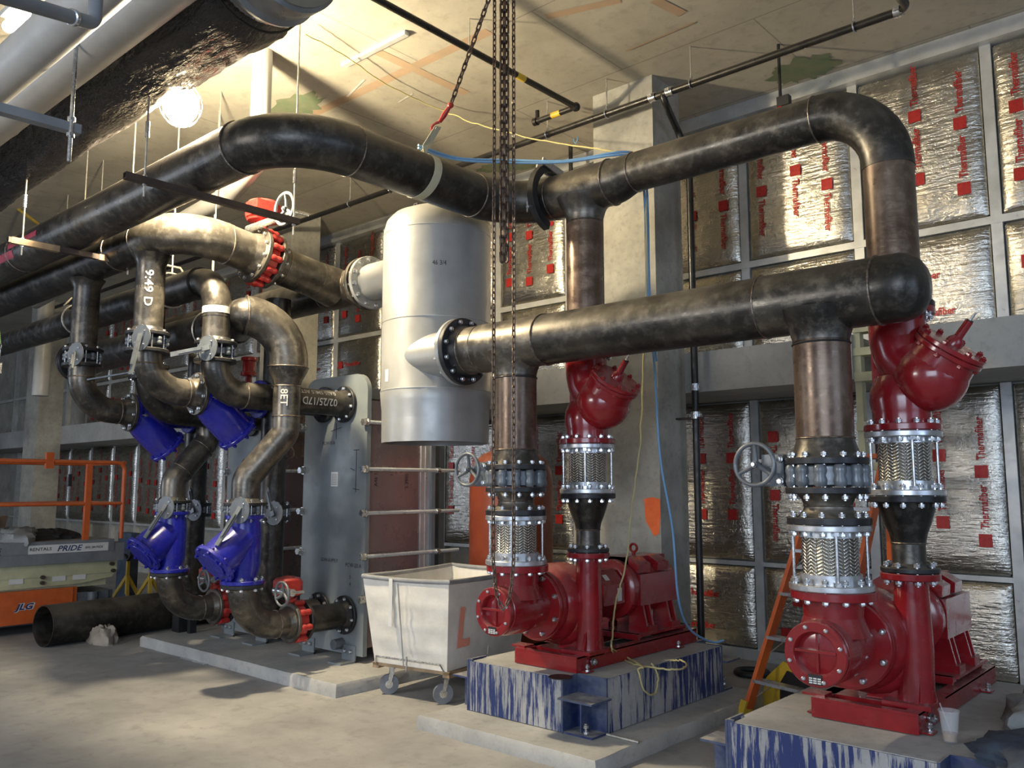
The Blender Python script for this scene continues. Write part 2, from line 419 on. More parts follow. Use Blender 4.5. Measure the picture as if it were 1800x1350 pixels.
# white stud framing
m = MB()
SU = [-1.45-1.045*k for k in range(-2, 21)]
for x in SU: m.box((x-.04, YU-.015, 2.768), (x+.04, YU+.06, ZC-.13))
m.box((-24, YU-.02, 3.62), (1, YU+.05, 3.68)); m.box((-24, YU-.02, 2.768), (1, YU+.05, 2.80))
struct('trim_6', m, 'whitem')
m = MB()
SL = [-1.53-1.065*k for k in range(-2, 21)]
for x in SL: m.box((x-.04, YL-.015, .1), (x+.04, YL+.06, 2.416))
m.box((-24, YL-.02, .86), (1, YL+.05, .90)); m.box((-24, YL-.03, 0), (1, YL+.06, .1))
struct('trim_7', m, 'whitem')
m = MB()
for z0, z1 in ((2.40, 2.47), (2.60, 2.66), (2.78, 2.86), (2.02, 2.09), (1.72, 1.78)): m.box((-2.36, YB+.02, z0), (-2.02, YB+.14, z1))
m.box((-2.36, YB+.04, 1.5), (-2.31, YB+.12, 2.9)); m.box((-2.07, YB+.04, 1.5), (-2.02, YB+.12, 2.9)); struct('window_1', m, 'cream')

def panel(x0, x1, z0, z1, y, style, label, group, rng):
    nx, nz = 16, max(10, int((z1-z0)/.10)); vs = []; d = .04
    ew = .014/(x1-x0); eh = .014/(z1-z0)
    U = [0, ew]+[ew*3+(1-6*ew)*k/(nx-4) for k in range(nx-3)]+[1-ew, 1]; VV = [0, eh]+[eh*3+(1-6*eh)*k/(nz-4) for k in range(nz-3)]+[1-eh, 1]
    for j in range(nz+1):
        for i in range(nx+1):
            u, v = U[i], VV[j]
            e = min(u, 1-u)*(x1-x0); g = min(v, 1-v)*(z1-z0); q = min(e, g)
            p = d*(1-math.exp(-q/.03)) if q > 0 else 0
            if 1 < i < nx-1 and 1 < j < nz-1: p += rng.uniform(-.005, .006)
            vs.append((x0+u*(x1-x0), y-p, z0+v*(z1-z0)))
    m = MB(); W = nx+1
    m.add(vs, [(j*W+i, j*W+i+1, (j+1)*W+i+1, (j+1)*W+i) for j in range(nz) for i in range(nx)])
    b = [V(q) for q in vs]
    m.box((x0, y, z0), (x1, y+.05, z1))
    pr = MB(); yy = y-.052; n = 0
    if style in ('up', 'down'):
        cols = 3; px = (x1-x0)/cols
        for c in range(cols):
            xc = x0+px*(c+.5)+rng.uniform(-.03, .03); z = z0+.08+((c*.21+rng.random()*.3) % .4)
            while z < z1-.42:
                if style == 'up':
                    zs = z; tm, L = text_mb('Thermafiber', .060, (xc+.03, yy, z+.14), PZ, -PX, .0005, .018, .80)
                else:
                    zs = z+.33; tm, L = text_mb('Thermafiber', .060, (xc-.03, yy, z+.30), -PZ, PX, .0005, .018, .80)
                pr.add(tm.v, tm.f)
                s_ = .048
                pr.extr([(-s_, 0), (s_, 0), (s_, .10), (-s_, .10)], (xc, yy, zs), PX, PZ, -PY*.0008)
                z += .54
    else:
        z = z0+.12
        while z < z1-.1:
            x = x0+.06+rng.random()*.25
            while x < x1-.45:
                pr.extr([(0, 0), (.09, 0), (.09, .10), (0, .10)], (x, yy, z), PX, PZ, -PY*.0008)
                tm, L = text_mb('Thermafiber', .060, (x+.13, yy, z+.02), PX, PZ, .0005, .018, .80); pr.add(tm.v, tm.f); x += .62
            z += .3
    nf = len(m.f); m.add(pr.v, pr.f)
    t = part('insulation_panel', m, 'foil', None, 60, ((x0+x1)/2, y, z0)); t.data.materials.append(M['foilred'])
    for p in t.data.polygons[nf:]: p.material_index = 1
    tag(t, label, 'insulation', group)
ORD = ['first', 'second', 'third', 'fourth', 'fifth', 'sixth', 'seventh', 'eighth', 'ninth', 'tenth', 'eleventh', 'twelfth', 'thirteenth', 'fourteenth', 'fifteenth', 'sixteenth', 'seventeenth', 'eighteenth', 'nineteenth', 'twentieth']
rg = random.Random(3)
for k in range(1, 18):
    x1, x0 = SU[k]-.05, SU[k+1]+.05
    panel(x0, x1, 3.69, ZC-.15, YU, 'down' if k in (3, 4) else 'up', 'tall foil-faced insulation panel above the beam, %s bay from the right' % ORD[k-1], 'tall foil panels above the beam', rg)
    panel(x0, x1, 2.81, 3.61, YU, 'h', 'short foil-faced insulation panel resting just above the concrete beam, %s bay from the right' % ORD[k-1], 'short foil panels above the beam', rg)
for k in range(1, 20):
    x1, x0 = SL[k]-.05, SL[k+1]+.05
    panel(x0, x1, .91, 2.40, YL, 'up' if k != 3 else 'down', 'tall foil-faced insulation panel below the beam, %s bay from the right' % ORD[k-1], 'tall foil panels below the beam', rg)
    if k < 7: panel(x0, x1, .11, .85, YL, 'h', 'short foil-faced insulation panel at floor level, %s bay from the right' % ORD[k-1], 'short foil panels by the floor', rg)

# sprayed marks on the ceiling and column (parts of the surface)
def ceil_mark(pts, wd, mat, name='paint_stripe'):
    m = MB()
    for i in range(len(pts)-1):
        a, b = V(pts[i]), V(pts[i+1]); d = (b-a).normalized(); n = V((-d.y, d.x, 0))*wd/2
        m.add([a-n, b-n, b+n, a+n], [(0, 1, 2, 3)])
    o = part(name, m, mat); o['kind'] = 'structure'; o.name = 'trim_paint'; return o
for k, (a, b, wd, mt) in enumerate([((520, 215), (860, 55), .10, 'ochre'), ((650, 85), (820, 165), .10, 'ochre'), ((960, 30), (1090, 0), .08, 'ochre'), ((1150, 0), (1200, 25), .09, 'ochre'),
        ((480, 210), (560, 165), .35, 'cgreen'), ((1350, 140), (1475, 105), .42, 'cgreen'), ((840, 300), (950, 285), .30, 'cgreen'),
        ((610, 170), (640, 140), .02, 'chalk'), ((700, 180), (725, 165), .02, 'chalk'), ((1100, 90), (1220, 40), .02, 'ochre')]):
    zz = ZC-.002-.0006*k
    if mt != 'cgreen': ceil_mark([at(*a, Z=zz), at(*b, Z=zz)], wd, mt)
    else:
        p, q = at(*a, Z=zz), at(*b, Z=zz); c = (p+q)/2; e = (q-p)/2; n_ = V((-e.y, e.x, 0)).normalized()*wd*.55; rr = random.Random(k); m = MB()
        m.add([c+e*cos(j*pi/20)*rr.uniform(.75, 1.15)+n_*sin(j*pi/20)*rr.uniform(.7, 1.2) for j in range(40)], [tuple(range(40))]); o = part('trim_paint', m, mt); o['kind'] = 'structure'
m = MB(); a = at(1132, 875, Y=6.148); b = at(1160, 940, Y=6.148)
m.add([(p.x, 6.147, p.z) for p in (at(x, y, Y=6.147) for x, y in ((1132, 877), (1145, 874), (1160, 877), (1161, 905), (1159, 938), (1150, 943), (1143, 930), (1135, 916)))], [tuple(range(8))])
o = part('trim_8', m, 'orspray'); o['kind'] = 'structure'

# housekeeping pads
def slab(name, lo, hi, mat, label, cat, bev=.02):
    m = MB(); rr = random.Random(len(name)*7+int(abs(lo[0])*10)); x0, y0, z0 = lo; x1, y1, z1 = hi
    n = 24; top = []; bot = []
    def edge(p, q):
        for i in range(n):
            u = i/n; yield (p[0]+(q[0]-p[0])*u+rr.uniform(-.006, .006), p[1]+(q[1]-p[1])*u+rr.uniform(-.006, .006))
    for p, q in (((x0, y0), (x1, y0)), ((x1, y0), (x1, y1)), ((x1, y1), (x0, y1)), ((x0, y1), (x0, y0))):
        for e in edge(p, q): bot.append(e)
    cx, cy = (x0+x1)/2, (y0+y1)/2
    N = len(bot); vs = [(a, b, z0) for a, b in bot]+[(a, b, z1-bev) for a, b in bot]
    vs += [(a-math.copysign(min(bev*.7, abs(a-cx)), a-cx), b-math.copysign(bev*.7, b-cy), z1) for a, b in bot]
    fs = [(k*N+i, k*N+(i+1) % N, (k+1)*N+(i+1) % N, (k+1)*N+i) for k in (0, 1) for i in range(N)]+[tuple(range(2*N, 3*N)), tuple(range(N))[::-1]]
    m.add(vs, fs); return solo(name, m, mat, label, cat)
slab('concrete_pad', (-4.39, 3.99, 0), (-2.93, 6.14, .09), 'pad', 'low concrete pad under the middle pump and its blue steel base', 'concrete pad')
slab('concrete_pad', (-2.35, 3.80, 0), (-.5, 6.3, .09), 'pad', 'low concrete pad under the pump at the right edge', 'concrete pad')
slab('concrete_pad', (-8.7, 4.13, 0), (-5.47, 6.4, .10), 'pad', 'wide low concrete pad under the grey plate heat exchangers', 'concrete pad')

# inertia bases: blue steel frame filled with concrete
def inertia(x0, x1, y0, y1, label, right=True):
    z0, z1 = .09, .42; a, b, p = .22, .15, .012
    t = thing('inertia_base', label, 'pump base', ((x0+x1)/2, (y0+y1)/2, z0), 'blue steel inertia bases under the red pumps')
    def notched(x0, x1, y0, y1, a, b):
        c = .02; return [(x0+c, y0), (x1-a, y0), (x1-a, y0+b), (x1, y0+b), (x1, y1-b), (x1-a, y1-b), (x1-a, y1), (x0+c, y1), (x0+c, y1-b), (x0, y1-b), (x0, y0+b), (x0+c, y0+b)]
    m = MB(); m.extr(notched(x0+p, x1-p, y0+p, y1-p, a, b), (0, 0, z0+.005), PX, PY, PZ*(z1-z0-.005)); part('concrete_fill', m, 'pad', t)
    m = MB(); q = notched(x0, x1, y0, y1, a, b)
    for i in (0, 3, 6, 9):
        c, d = V((*q[i], 0)), V((*q[(i+1) % 12], 0)); e = (d-c).normalized(); n_ = V((-e.y, e.x, 0)); m.extr([(0, z0+.005), ((d-c).length, z0+.005), ((d-c).length, z1-.004), (0, z1-.004)], c, e, PZ, n_*p)
    part('steel_form', m, 'blueblk', t)
    for sx, sy in ((1, -1), (-1, -1), (1, 1), (-1, 1)):
        cx = x1 if sx > 0 else x0; cy = y0 if sy < 0 else y1
        lo = lambda a, b: (min(a[0], b[0]), min(a[1], b[1]), min(a[2], b[2])); hi = lambda a, b: (max(a[0], b[0]), max(a[1], b[1]), max(a[2], b[2]))
        m = MB()
        def bx(a_, b_): m.box(lo(a_, b_), hi(a_, b_))
        if sx < 0:
            bx((cx-.002, cy-sy*.002, z0), (cx+.035, cy-sy*.014, z1+.01)); bx((cx-.012, cy, z0), (cx, cy-sy*.18, z1+.006)); bx((cx-.13, cy-sy*.10, z0), (cx-.01, cy-sy*.112, z1-.13)); part('corner_plate', m, 'navyst', t)
            m = MB(); bx((cx-.17, cy-sy*.02, z1-.13), (cx-.01, cy-sy*.20, z1-.118)); part('spring_shelf', m, 'navyst', t); continue
        bx((cx-sx*(a+p), cy+sy*.004, z0), (cx-sx*(a-.001), cy-sy*b, z1+.004)); bx((cx-sx*a, cy-sy*(b-.001), z0), (cx+sx*.004, cy-sy*(b+p), z1+.004))
        bx((cx-sx*a, cy-sy*.0, z0), (cx-sx*.0, cy-sy*b, z0+.012)); bx((cx-sx*(a-.10), cy-sy*.04, z0), (cx-sx*(a-.11), cy-sy*b, z1-.12))
        part('corner_pocket', m, 'navyst', t)
        m = MB(); bx((cx-sx*a, cy+sy*.055, z1-.12), (cx+sx*.04, cy-sy*b, z1-.108)); part('spring_shelf', m, 'navyst', t)
        bolt(t, (cx-sx*.06, cy-sy*.02, z0+.047), PZ, .02, .010)
    return t
inertia(-4.22, -3.18, 4.30, 6.08, 'blue steel framed concrete block with grey drips under the middle pump')
inertia(-2.17, -.95, 4.08, 6.0, 'blue steel framed concrete block with an angle shelf under the right pump')
# ------------------------------------------------------------------ pipework
R12, R10, R8 = .162, .137, .110
def fl(parent, c, ax, rf=.195, t=.032, mat='flange', nb=0, L=None, neck=0, rp=0, rb=None, br=.0095, name='flange', nm=None):
    """flange disc from c along ax; neck (weld neck) runs backwards; bolts are sub-parts"""
    ax = V(ax).normalized(); m = MB(); m.disc(c, ax, rf, t)
    if neck: m.lathe([(rp, -neck), (rp+.004, -neck*.8), (rp+.022, 0)], c, ax, 36, False)
    o = part(name, m, mat, parent)
    if nb:
        L = L or t; bolts(o, V(c)+ax*L/2, ax, rb or rf-.026, nb, L+.012, br)
    return o
def pipe(parent, pts, r, mat, name='pipe_spool', n=32, caps=True):
    m = MB(); m.tube(pts, r, n, caps); return part(name, m, mat, parent)
def branch(m, c, ax, r, depth, L, flare=.045):
    """forged tee outlet: flares into the run"""
    m.lathe([(r+flare+.02, depth-.05), (r+flare, depth), (r+flare*.45, depth+.03), (r+.006, depth+.075), (r, depth+.10), (r, L)], c, ax, 32, False)

# upper header
UZ, UY, BXU, H1Y = 3.659, 4.65, -4.11, 2.657
R12U, R10U, RBIG = .154, .130, .163
DX1, DX2 = -3.454, -1.4235
t = thing('header_pipe', 'long black overhead header pipe, wide bend at left and down-turned elbow at right', 'pipe', (BXU, UY, UZ-.2))
pipe(t, [(-17, H1Y, UZ), (-8.16, H1Y, UZ)], RBIG, 'black'); pipe(t, [(-8.16, H1Y, UZ), (-4.55, H1Y, UZ)], RBIG, 'black')
pipe(t, route([(-4.575, H1Y, UZ), (BXU, H1Y, UZ), (BXU, 3.13, UZ)], .455), .160, 'black2', 'elbow')
pipe(t, [(BXU, 3.11, UZ), (BXU, 4.21, UZ)], R12U, 'black2')
pipe(t, route([(BXU, 4.195, UZ), (BXU, UY, UZ), (-3.655, UY, UZ)], .434), R12U, 'black2', 'elbow')
m = MB(); m.tube([(-3.73, UY, UZ), (-3.217, UY, UZ)], R12U+.002, 36); branch(m, (DX1, UY, UZ), -PZ, R10U, .115, .247); part('tee_fitting', m, 'black', t)
vs = MB(); n = 10
prf = []
for i in range(n+1):
    u = i/n; k = (3*u*u-2*u**3); prf.append(((-3.217+.19*u, UY, UZ+.024*k), R12U-(R12U-R10U)*k))
vs.tube([p[0] for p in prf], [p[1] for p in prf], 36); part('eccentric_reducer', vs, 'black', t)
pipe(t, [(-3.027, UY, UZ+.024), (-1.785, UY, UZ+.024)], R10U, 'black')
pipe(t, route([(-1.80, UY, UZ+.024), (DX2, UY, UZ+.024), (DX2, UY, UZ-.36)], .365), R10U+.004, 'black2', 'elbow')
for x, z in ((DX1, 3.422), (DX2, 3.318)):
    pipe(t, [(x, UY, z), (x, UY, 2.606)], R10U, 'brown', 'riser')
    fl(t, (x, UY, 2.554), -PZ, .187, .032, neck=.057, rp=R10U, nb=12, L=.068)
for c, a, r in (((-8.16, H1Y, UZ), PX, RBIG), ((-4.56, H1Y, UZ), PX, RBIG), ((BXU, 3.12, UZ), PY, .159), ((BXU, 4.20, UZ), PY, R12U),
                ((-3.71, UY, UZ), PX, R12U), ((-3.217, UY, UZ), PX, R12U+.003), ((-3.027, UY, UZ+.024), PX, R10U), ((-1.795, UY, UZ+.024), PX, R10U+.003), ((DX2, UY, 2.616), PZ, R10U), ((DX1, UY, 2.616), PZ, R10U)):
    bead(t, c, a, r)
# pink sprayed mark on the far left part
m = MB()
for i in range(8):
    a0 = -2.25+i*.12
    pass
u_, v_, a_ = frame(PX)
def patch(m, x0, x1, y, z, r, A0, A1, k=8):
    u, v, a = frame(PX); vs = []
    for i in range(k+1):
        for x in (x0, x1):
            t_ = A0+(A1-A0)*i/k; vs.append(V((x, y, z))+(V((0, -sin(t_), cos(t_))))*(r+.001))
    m.add(vs, [(2*i, 2*i+1, 2*i+3, 2*i+2) for i in range(k)])
patch(m, -8.1, -7.45, H1Y, UZ, RBIG, 1.35, 1.65); patch(m, -9.1, -8.0, H1Y, UZ, RBIG, 1.75, 2.15)
part('spray_mark', m, 'pink', t)
# pipe alignment clamp on the elbow weld
t = thing('pipe_clamp', 'black pipe alignment clamp with grey plates gripping the header weld near the chains', 'clamp', (-3.74, 4.48, UZ))
m = MB(); k = 14; outer = []; inner = []
for i in range(k+1):
    a = radians(-75+195*i/k); outer.append((cos(a)*.25, sin(a)*.25)); inner.append((cos(a)*.195, sin(a)*.195))
m.extr(outer+inner[::-1], (-3.77, UY, UZ), -PY, PZ, PX*.05); part('jaw', m, 'dark', t)
m = MB(); m.bar((-3.785, 4.53, UZ+.24), (-3.785, 4.77, UZ+.18), .012, .05, PZ); part('link_plate', m, 'silver', t)
m = MB(); m.bar((-3.71, 4.50, UZ+.24), (-3.71, 4.73, UZ+.20), .012, .05, PZ); part('link_plate', m, 'silver', t)
m = MB(); m.tube([(-3.75, 4.38, UZ-.12), (-3.75, 4.46, UZ-.10)], .012, 10); m.tube([(-3.75, 4.38, UZ-.16), (-3.75, 4.38, UZ-.08)], .006, 8); part('tightening_screw', m, 'zinc', t)
m = MB(); m.tube([(-3.795, 4.50, UZ+.19), (-3.795, 4.44, UZ+.06)], .005, 6); part('handle', m, 'zinc', t)

# lower header
LZ = 2.535
t = thing('header_pipe', 'lower black header pipe with a rounded end cap, bolted to the grey tank', 'pipe', (-3.68, 4.18, LZ-.2))
fl(t, (-4.145, 4.18, LZ), -PX, .235, .04, neck=.06, rp=R12, nb=12, L=.078, rb=.205)
pipe(t, [(-4.09, 4.18, LZ), (-3.97, 4.18, LZ)], R12, 'fit')
def hdr_tee(xa, xc, xb):
    m = MB(); m.tube([(xa, 4.18, LZ), (xb, 4.18, LZ)], R12+.003, 36); branch(m, (xc, 4.18, LZ), -PZ, R10, .11, .235); return m
part('tee_fitting', hdr_tee(-3.97, -3.68, -3.42), 'fit', t)
pipe(t, [(-3.42, 4.18, LZ), (-1.93, 4.18, LZ)], R12, 'black2')
part('tee_fitting', hdr_tee(-1.93, -1.645, -1.35), 'black', t)
m = MB(); m.lathe([(R12, 0), (R12+.003, .01), (R12+.003, .10), (R12*.96, .145), (R12*.8, .185), (R12*.5, .215), (.001, .225)], (-1.35, 4.18, LZ), PX, 36); part('end_cap', m, 'black2', t)
for c in ((-3.97, 0), (-4.09, 0), (-3.42, .002), (-1.93, .002), (-1.35, .004)): bead(t, (c[0], 4.18, LZ), PX, R12+c[1])
for x in (-3.68, -1.645):
    pipe(t, [(x, 4.18, 2.32), (x, 4.18, 1.835)], R10, 'brown', 'riser'); bead(t, (x, 4.18, 2.305), PZ, R10, mat='flange'); bead(t, (x, 4.18, 1.835), PZ, R10)
    m = MB(); m.lathe([(R10, 0), (R10+.003, -.02), (R10+.03, -.095)], (x, 4.18, 1.835), PZ, 36, False); part('weld_neck', m, 'black', t)
    fl(t, (x, 4.18, 1.74), -PZ, .197, .034, nb=12, L=.034+.11+.034)

def handwheel(parent, c, ax, r, mat='greyv', spokes=3, hub=None):
    c = V(c); ax = V(ax).normalized(); u, v, a = frame(ax); m = MB()
    m.tube([c+(u*cos(k*2*pi/32)+v*sin(k*2*pi/32))*r for k in range(33)], r*.105, 10, False)
    for k in range(spokes):
        t_ = 2*pi*k/spokes+.5; m.tube([c-a*.018, c-a*.012+(u*cos(t_)+v*sin(t_))*r*.5, c+(u*cos(t_)+v*sin(t_))*r*.96], [.014, .011, .010], 8)
    m.tube([c-a*.035, c+a*.012], r*.16, 14)
    w_ = part('handwheel', m, mat, parent)
    m = MB(); m.tube([c+a*.012, c+a*.022], r*.09, 10); part('hub_nut', m, 'zinc', w_)
    return w_
def lug_body(m, c, ax, rb, t_, lugs, rl, lr):
    """wafer body with bolt lugs round its rim"""
    ax = V(ax).normalized(); u, v, a = frame(ax); c = V(c)
    m.lathe([(rb-.02, 0), (rb, .01), (rb, t_-.01), (rb-.02, t_)], c, ax, 40)
    for k in range(lugs):
        q = 2*pi*(k+.13*lugs/4)/lugs; p = c+(u*cos(q)+v*sin(q))*rl; m.lathe([(lr*.8, 0), (lr, t_*.1), (lr*1.08, t_*.3), (lr*.85, t_*.5), (lr*1.08, t_*.7), (lr, t_*.9), (lr*.8, t_)], p, ax, 12)
def gear_valve(x, label):
    t = thing('butterfly_valve', label, 'valve', (x, 4.18, 1.595), 'grey lug valves with handwheels')
    m = MB(); lug_body(m, (x, 4.18, 1.598), PZ, .168, .106, 12, .170, .030); part('valve_body', m, 'greyv', t)
    m = MB(); m.box((x-.30, 4.10, 1.60), (x-.185, 4.24, 1.76)); m.tube([(x-.20, 4.17, 1.65), (x-.15, 4.17, 1.65)], .05, 16)
    m.lathe([(.07, 0), (.075, .01), (.075, .09), (.06, .10)], (x-.245, 4.17, 1.61), PZ, 20); g = part('gearbox', m, 'greyv', t)
    bolt(g, (x-.20, 4.095, 1.735), PY, .01, .010); bolt(g, (x-.20, 4.095, 1.625), PY, .01, .010)
    m = MB(); m.tube([(x-.315, 4.16, 1.71), (x-.315, 4.03, 1.71)], .012, 12); m.tube([(x-.315, 4.16, 1.71), (x-.315, 4.11, 1.71)], .028, 14); part('stem', m, 'greyv', t)
    handwheel(t, (x-.315, 4.05, 1.71), -PY, .105); return t
def spool(x, label):
    t = thing('reducing_spool', label, 'pipe fitting', (x, 4.18, 1.42), 'black waisted spools')
    fl(t, (x, 4.18, 1.596), -PZ, .197, .032, nb=0)
    m = MB(); m.lathe([(R10+.012, 1.565), (.125, 1.54), (.112, 1.505), (.118, 1.485), (.135, 1.462), (R10+.02, 1.452)], (x, 4.18, 0), PZ, 36, False); b = part('neck', m, 'fit', t)
    bead(t, (x, 4.18, 1.507), PZ, .112); fl(t, (x, 4.18, 1.452), -PZ, .197, .034); return t
def flex(x, y, z1, z0, label, rb=.132, rf=.197, top=12):
    t = thing('flexible_connector', label, 'pipe connector', (x, y, z0), 'braided steel flexible connectors')
    H = .030
    o = part('flange', MB().disc((x, y, z1), -PZ, rf, H), 'silver', t); bolts(o, (x, y, z1+.002), PZ, rf-.026, top, H+.04+.004, .0095)
    o = part('flange', MB().disc((x, y, z0), PZ, rf, H), 'silver', t); bolts(o, (x, y, z0-.002), PZ, rf-.026, top, H+.045+.004, .0095)
    m = MB(); m.tube([(x, y, z1-H), (x, y, z1-H-.03)], rb+.012, 36); part('collar', m, 'silver', t)
    m = MB(); m.tube([(x, y, z0+H), (x, y, z0+H+.045)], rb+.012, 36); part('collar', m, 'silver', t)
    zc = (z1+z0)/2; m = MB(); m.tube([(x, y, z1-H-.02), (x, y, z0+H+.03)], rb, 64); part('braided_sleeve', m, 'braid', t, local=(x, y, zc))
    for k in range(4):
        a = radians(40+90*k)-pi/2-.15
        p = V((x+cos(a)*(rf-.026), y+sin(a)*(rf-.026), 0)); m = MB(); m.tube([p+PZ*(z0+H), p+PZ*(z1-H)], .0075, 10)
        for zz_ in (z1-H-.018, z0+H): m.lathe([(.02, 0), (.02, .018)], p+PZ*zz_, PZ, 6)
        part('tie_rod', m, 'zinc', t)
    return t
for x, w_ in ((-3.68, 'middle'), (-1.645, 'right')):
    gear_valve(x, 'grey lug butterfly valve with a spoked handwheel above the %s pump' % w_)
    spool(x, 'short waisted black spool between grey valve and braided connector of the %s pump' % w_)
    flex(x, 4.18, 1.416, 1.106, 'braided steel connector standing on the red suction elbow of the %s pump' % w_)
for x, w_ in ((DX1, 'middle'), (DX2, 'right')):
    flex(x, UY, 1.880, 1.554, 'braided steel connector under the red angled check valve of the %s pump' % w_, .126, .187)
    t = thing('reducer_spool', 'black tapered reducer above the discharge flange of the %s pump' % w_, 'pipe fitting', (x, UY, 1.16), 'black tapered reducers')
    fl(t, (x, UY, 1.552), -PZ, .187, .032)
    m = MB(); m.lathe([(R10U+.015, 1.522), (R10U+.002, 1.477), (.114, 1.42), (.090, 1.358), (.082, 1.315)], (x, UY, 0), PZ, 36, False); part('cone', m, 'black2', t)
    bead(t, (x, UY, 1.315), PZ, .081); pipe(t, [(x, UY, 1.315), (x, UY, 1.21)], .080, 'black')
    fl(t, (x, UY, 1.194), -PZ, .140, .025, nb=8, L=.060, neck=.02, rp=.081)

# red angled check valves
def check_valve(x, label):
    y = UY; t = thing('check_valve', label, 'valve', (x, y, 1.90), 'red angled check valves')
    n_ = V((.62, -.10, .78)).normalized(); B = V((x+.155, y-.02, 2.155))
    m = MB()
    m.tube(route([(x, y, 2.50), (x, y, 2.36), (x+.02, y, 2.27), (B.x-.02, B.y, 2.15)], .1), .140, 36)
    m.sphere(B, .180, 40, (1, 1, 1)); m.tube([B, B+n_*.150], [.172, .155], 40)
    m.lathe([(.142, 1.905), (.140, 1.93), (.142, 1.98), (.152, 2.04), (.147, 2.10), (.115, 2.17)], (x, y, 0), PZ, 36)
    m.extr([(-.138, 1.915), (-.057, 1.915), (-.02, 2.17), (-.02, 2.45), (-.135, 2.45)], (x, y-.012, 0), PX, PZ, PY*.024)
    part('valve_body', m, 'red', t)
    part('flange', MB().disc((x, y, 2.522), -PZ, .187, .034), 'red', t)
    part('flange', MB().disc((x, y, 1.883), PZ, .187, .034), 'red', t)
    c = B+n_*.14; o = part('bonnet_flange', MB().disc(c, n_, .175, .025), 'red', t); c2 = c+n_*.028
    o = part('bonnet_cover', MB().disc(c2, n_, .175, .025), 'red', t); bolts(o, c+n_*.026, n_, .155, 8, .050, .010, mat='red')
    s0 = c2+n_*.02; m = MB(); m.tube([s0, s0+n_*.03, s0+n_*.05, s0+n_*.14], [.043, .040, .022, .020], 16); m.extr([(-.05, 0), (.05, 0), (.02, .05), (-.02, .05)], s0-PY*.008, frame(n_)[0], n_, PY*.016); part('stem_housing', m, 'red', t)
    m = MB(); m.tube([s0+n_*.11, s0+n_*.145], .015, 6); m.box((-.021, -.010, .05), (-.011, .010, .145), frame_m(n_), s0); part('position_scale', m, 'dark', t)
    m = MB(); m.tube([s0+n_*.14, s0+n_*.19], .008, 8); part('stem', m, 'zinc', t)
    return t
def frame_m(a):
    u, v, w_ = frame(a); return Matrix((u, v, w_)).transposed()
check_valve(DX1, 'smaller-looking red angled check valve with tilted round bonnet, in front of the concrete column')
cv = check_valve(DX2, 'large red angled check valve with tilted round bonnet, nearest the right edge')
m = MB(); m.lathe([(.012, 0), (.012, .004)], (DX2-.066, UY-.016, 2.21), -PY, 14); part('orange_plug', m, 'orange', cv)

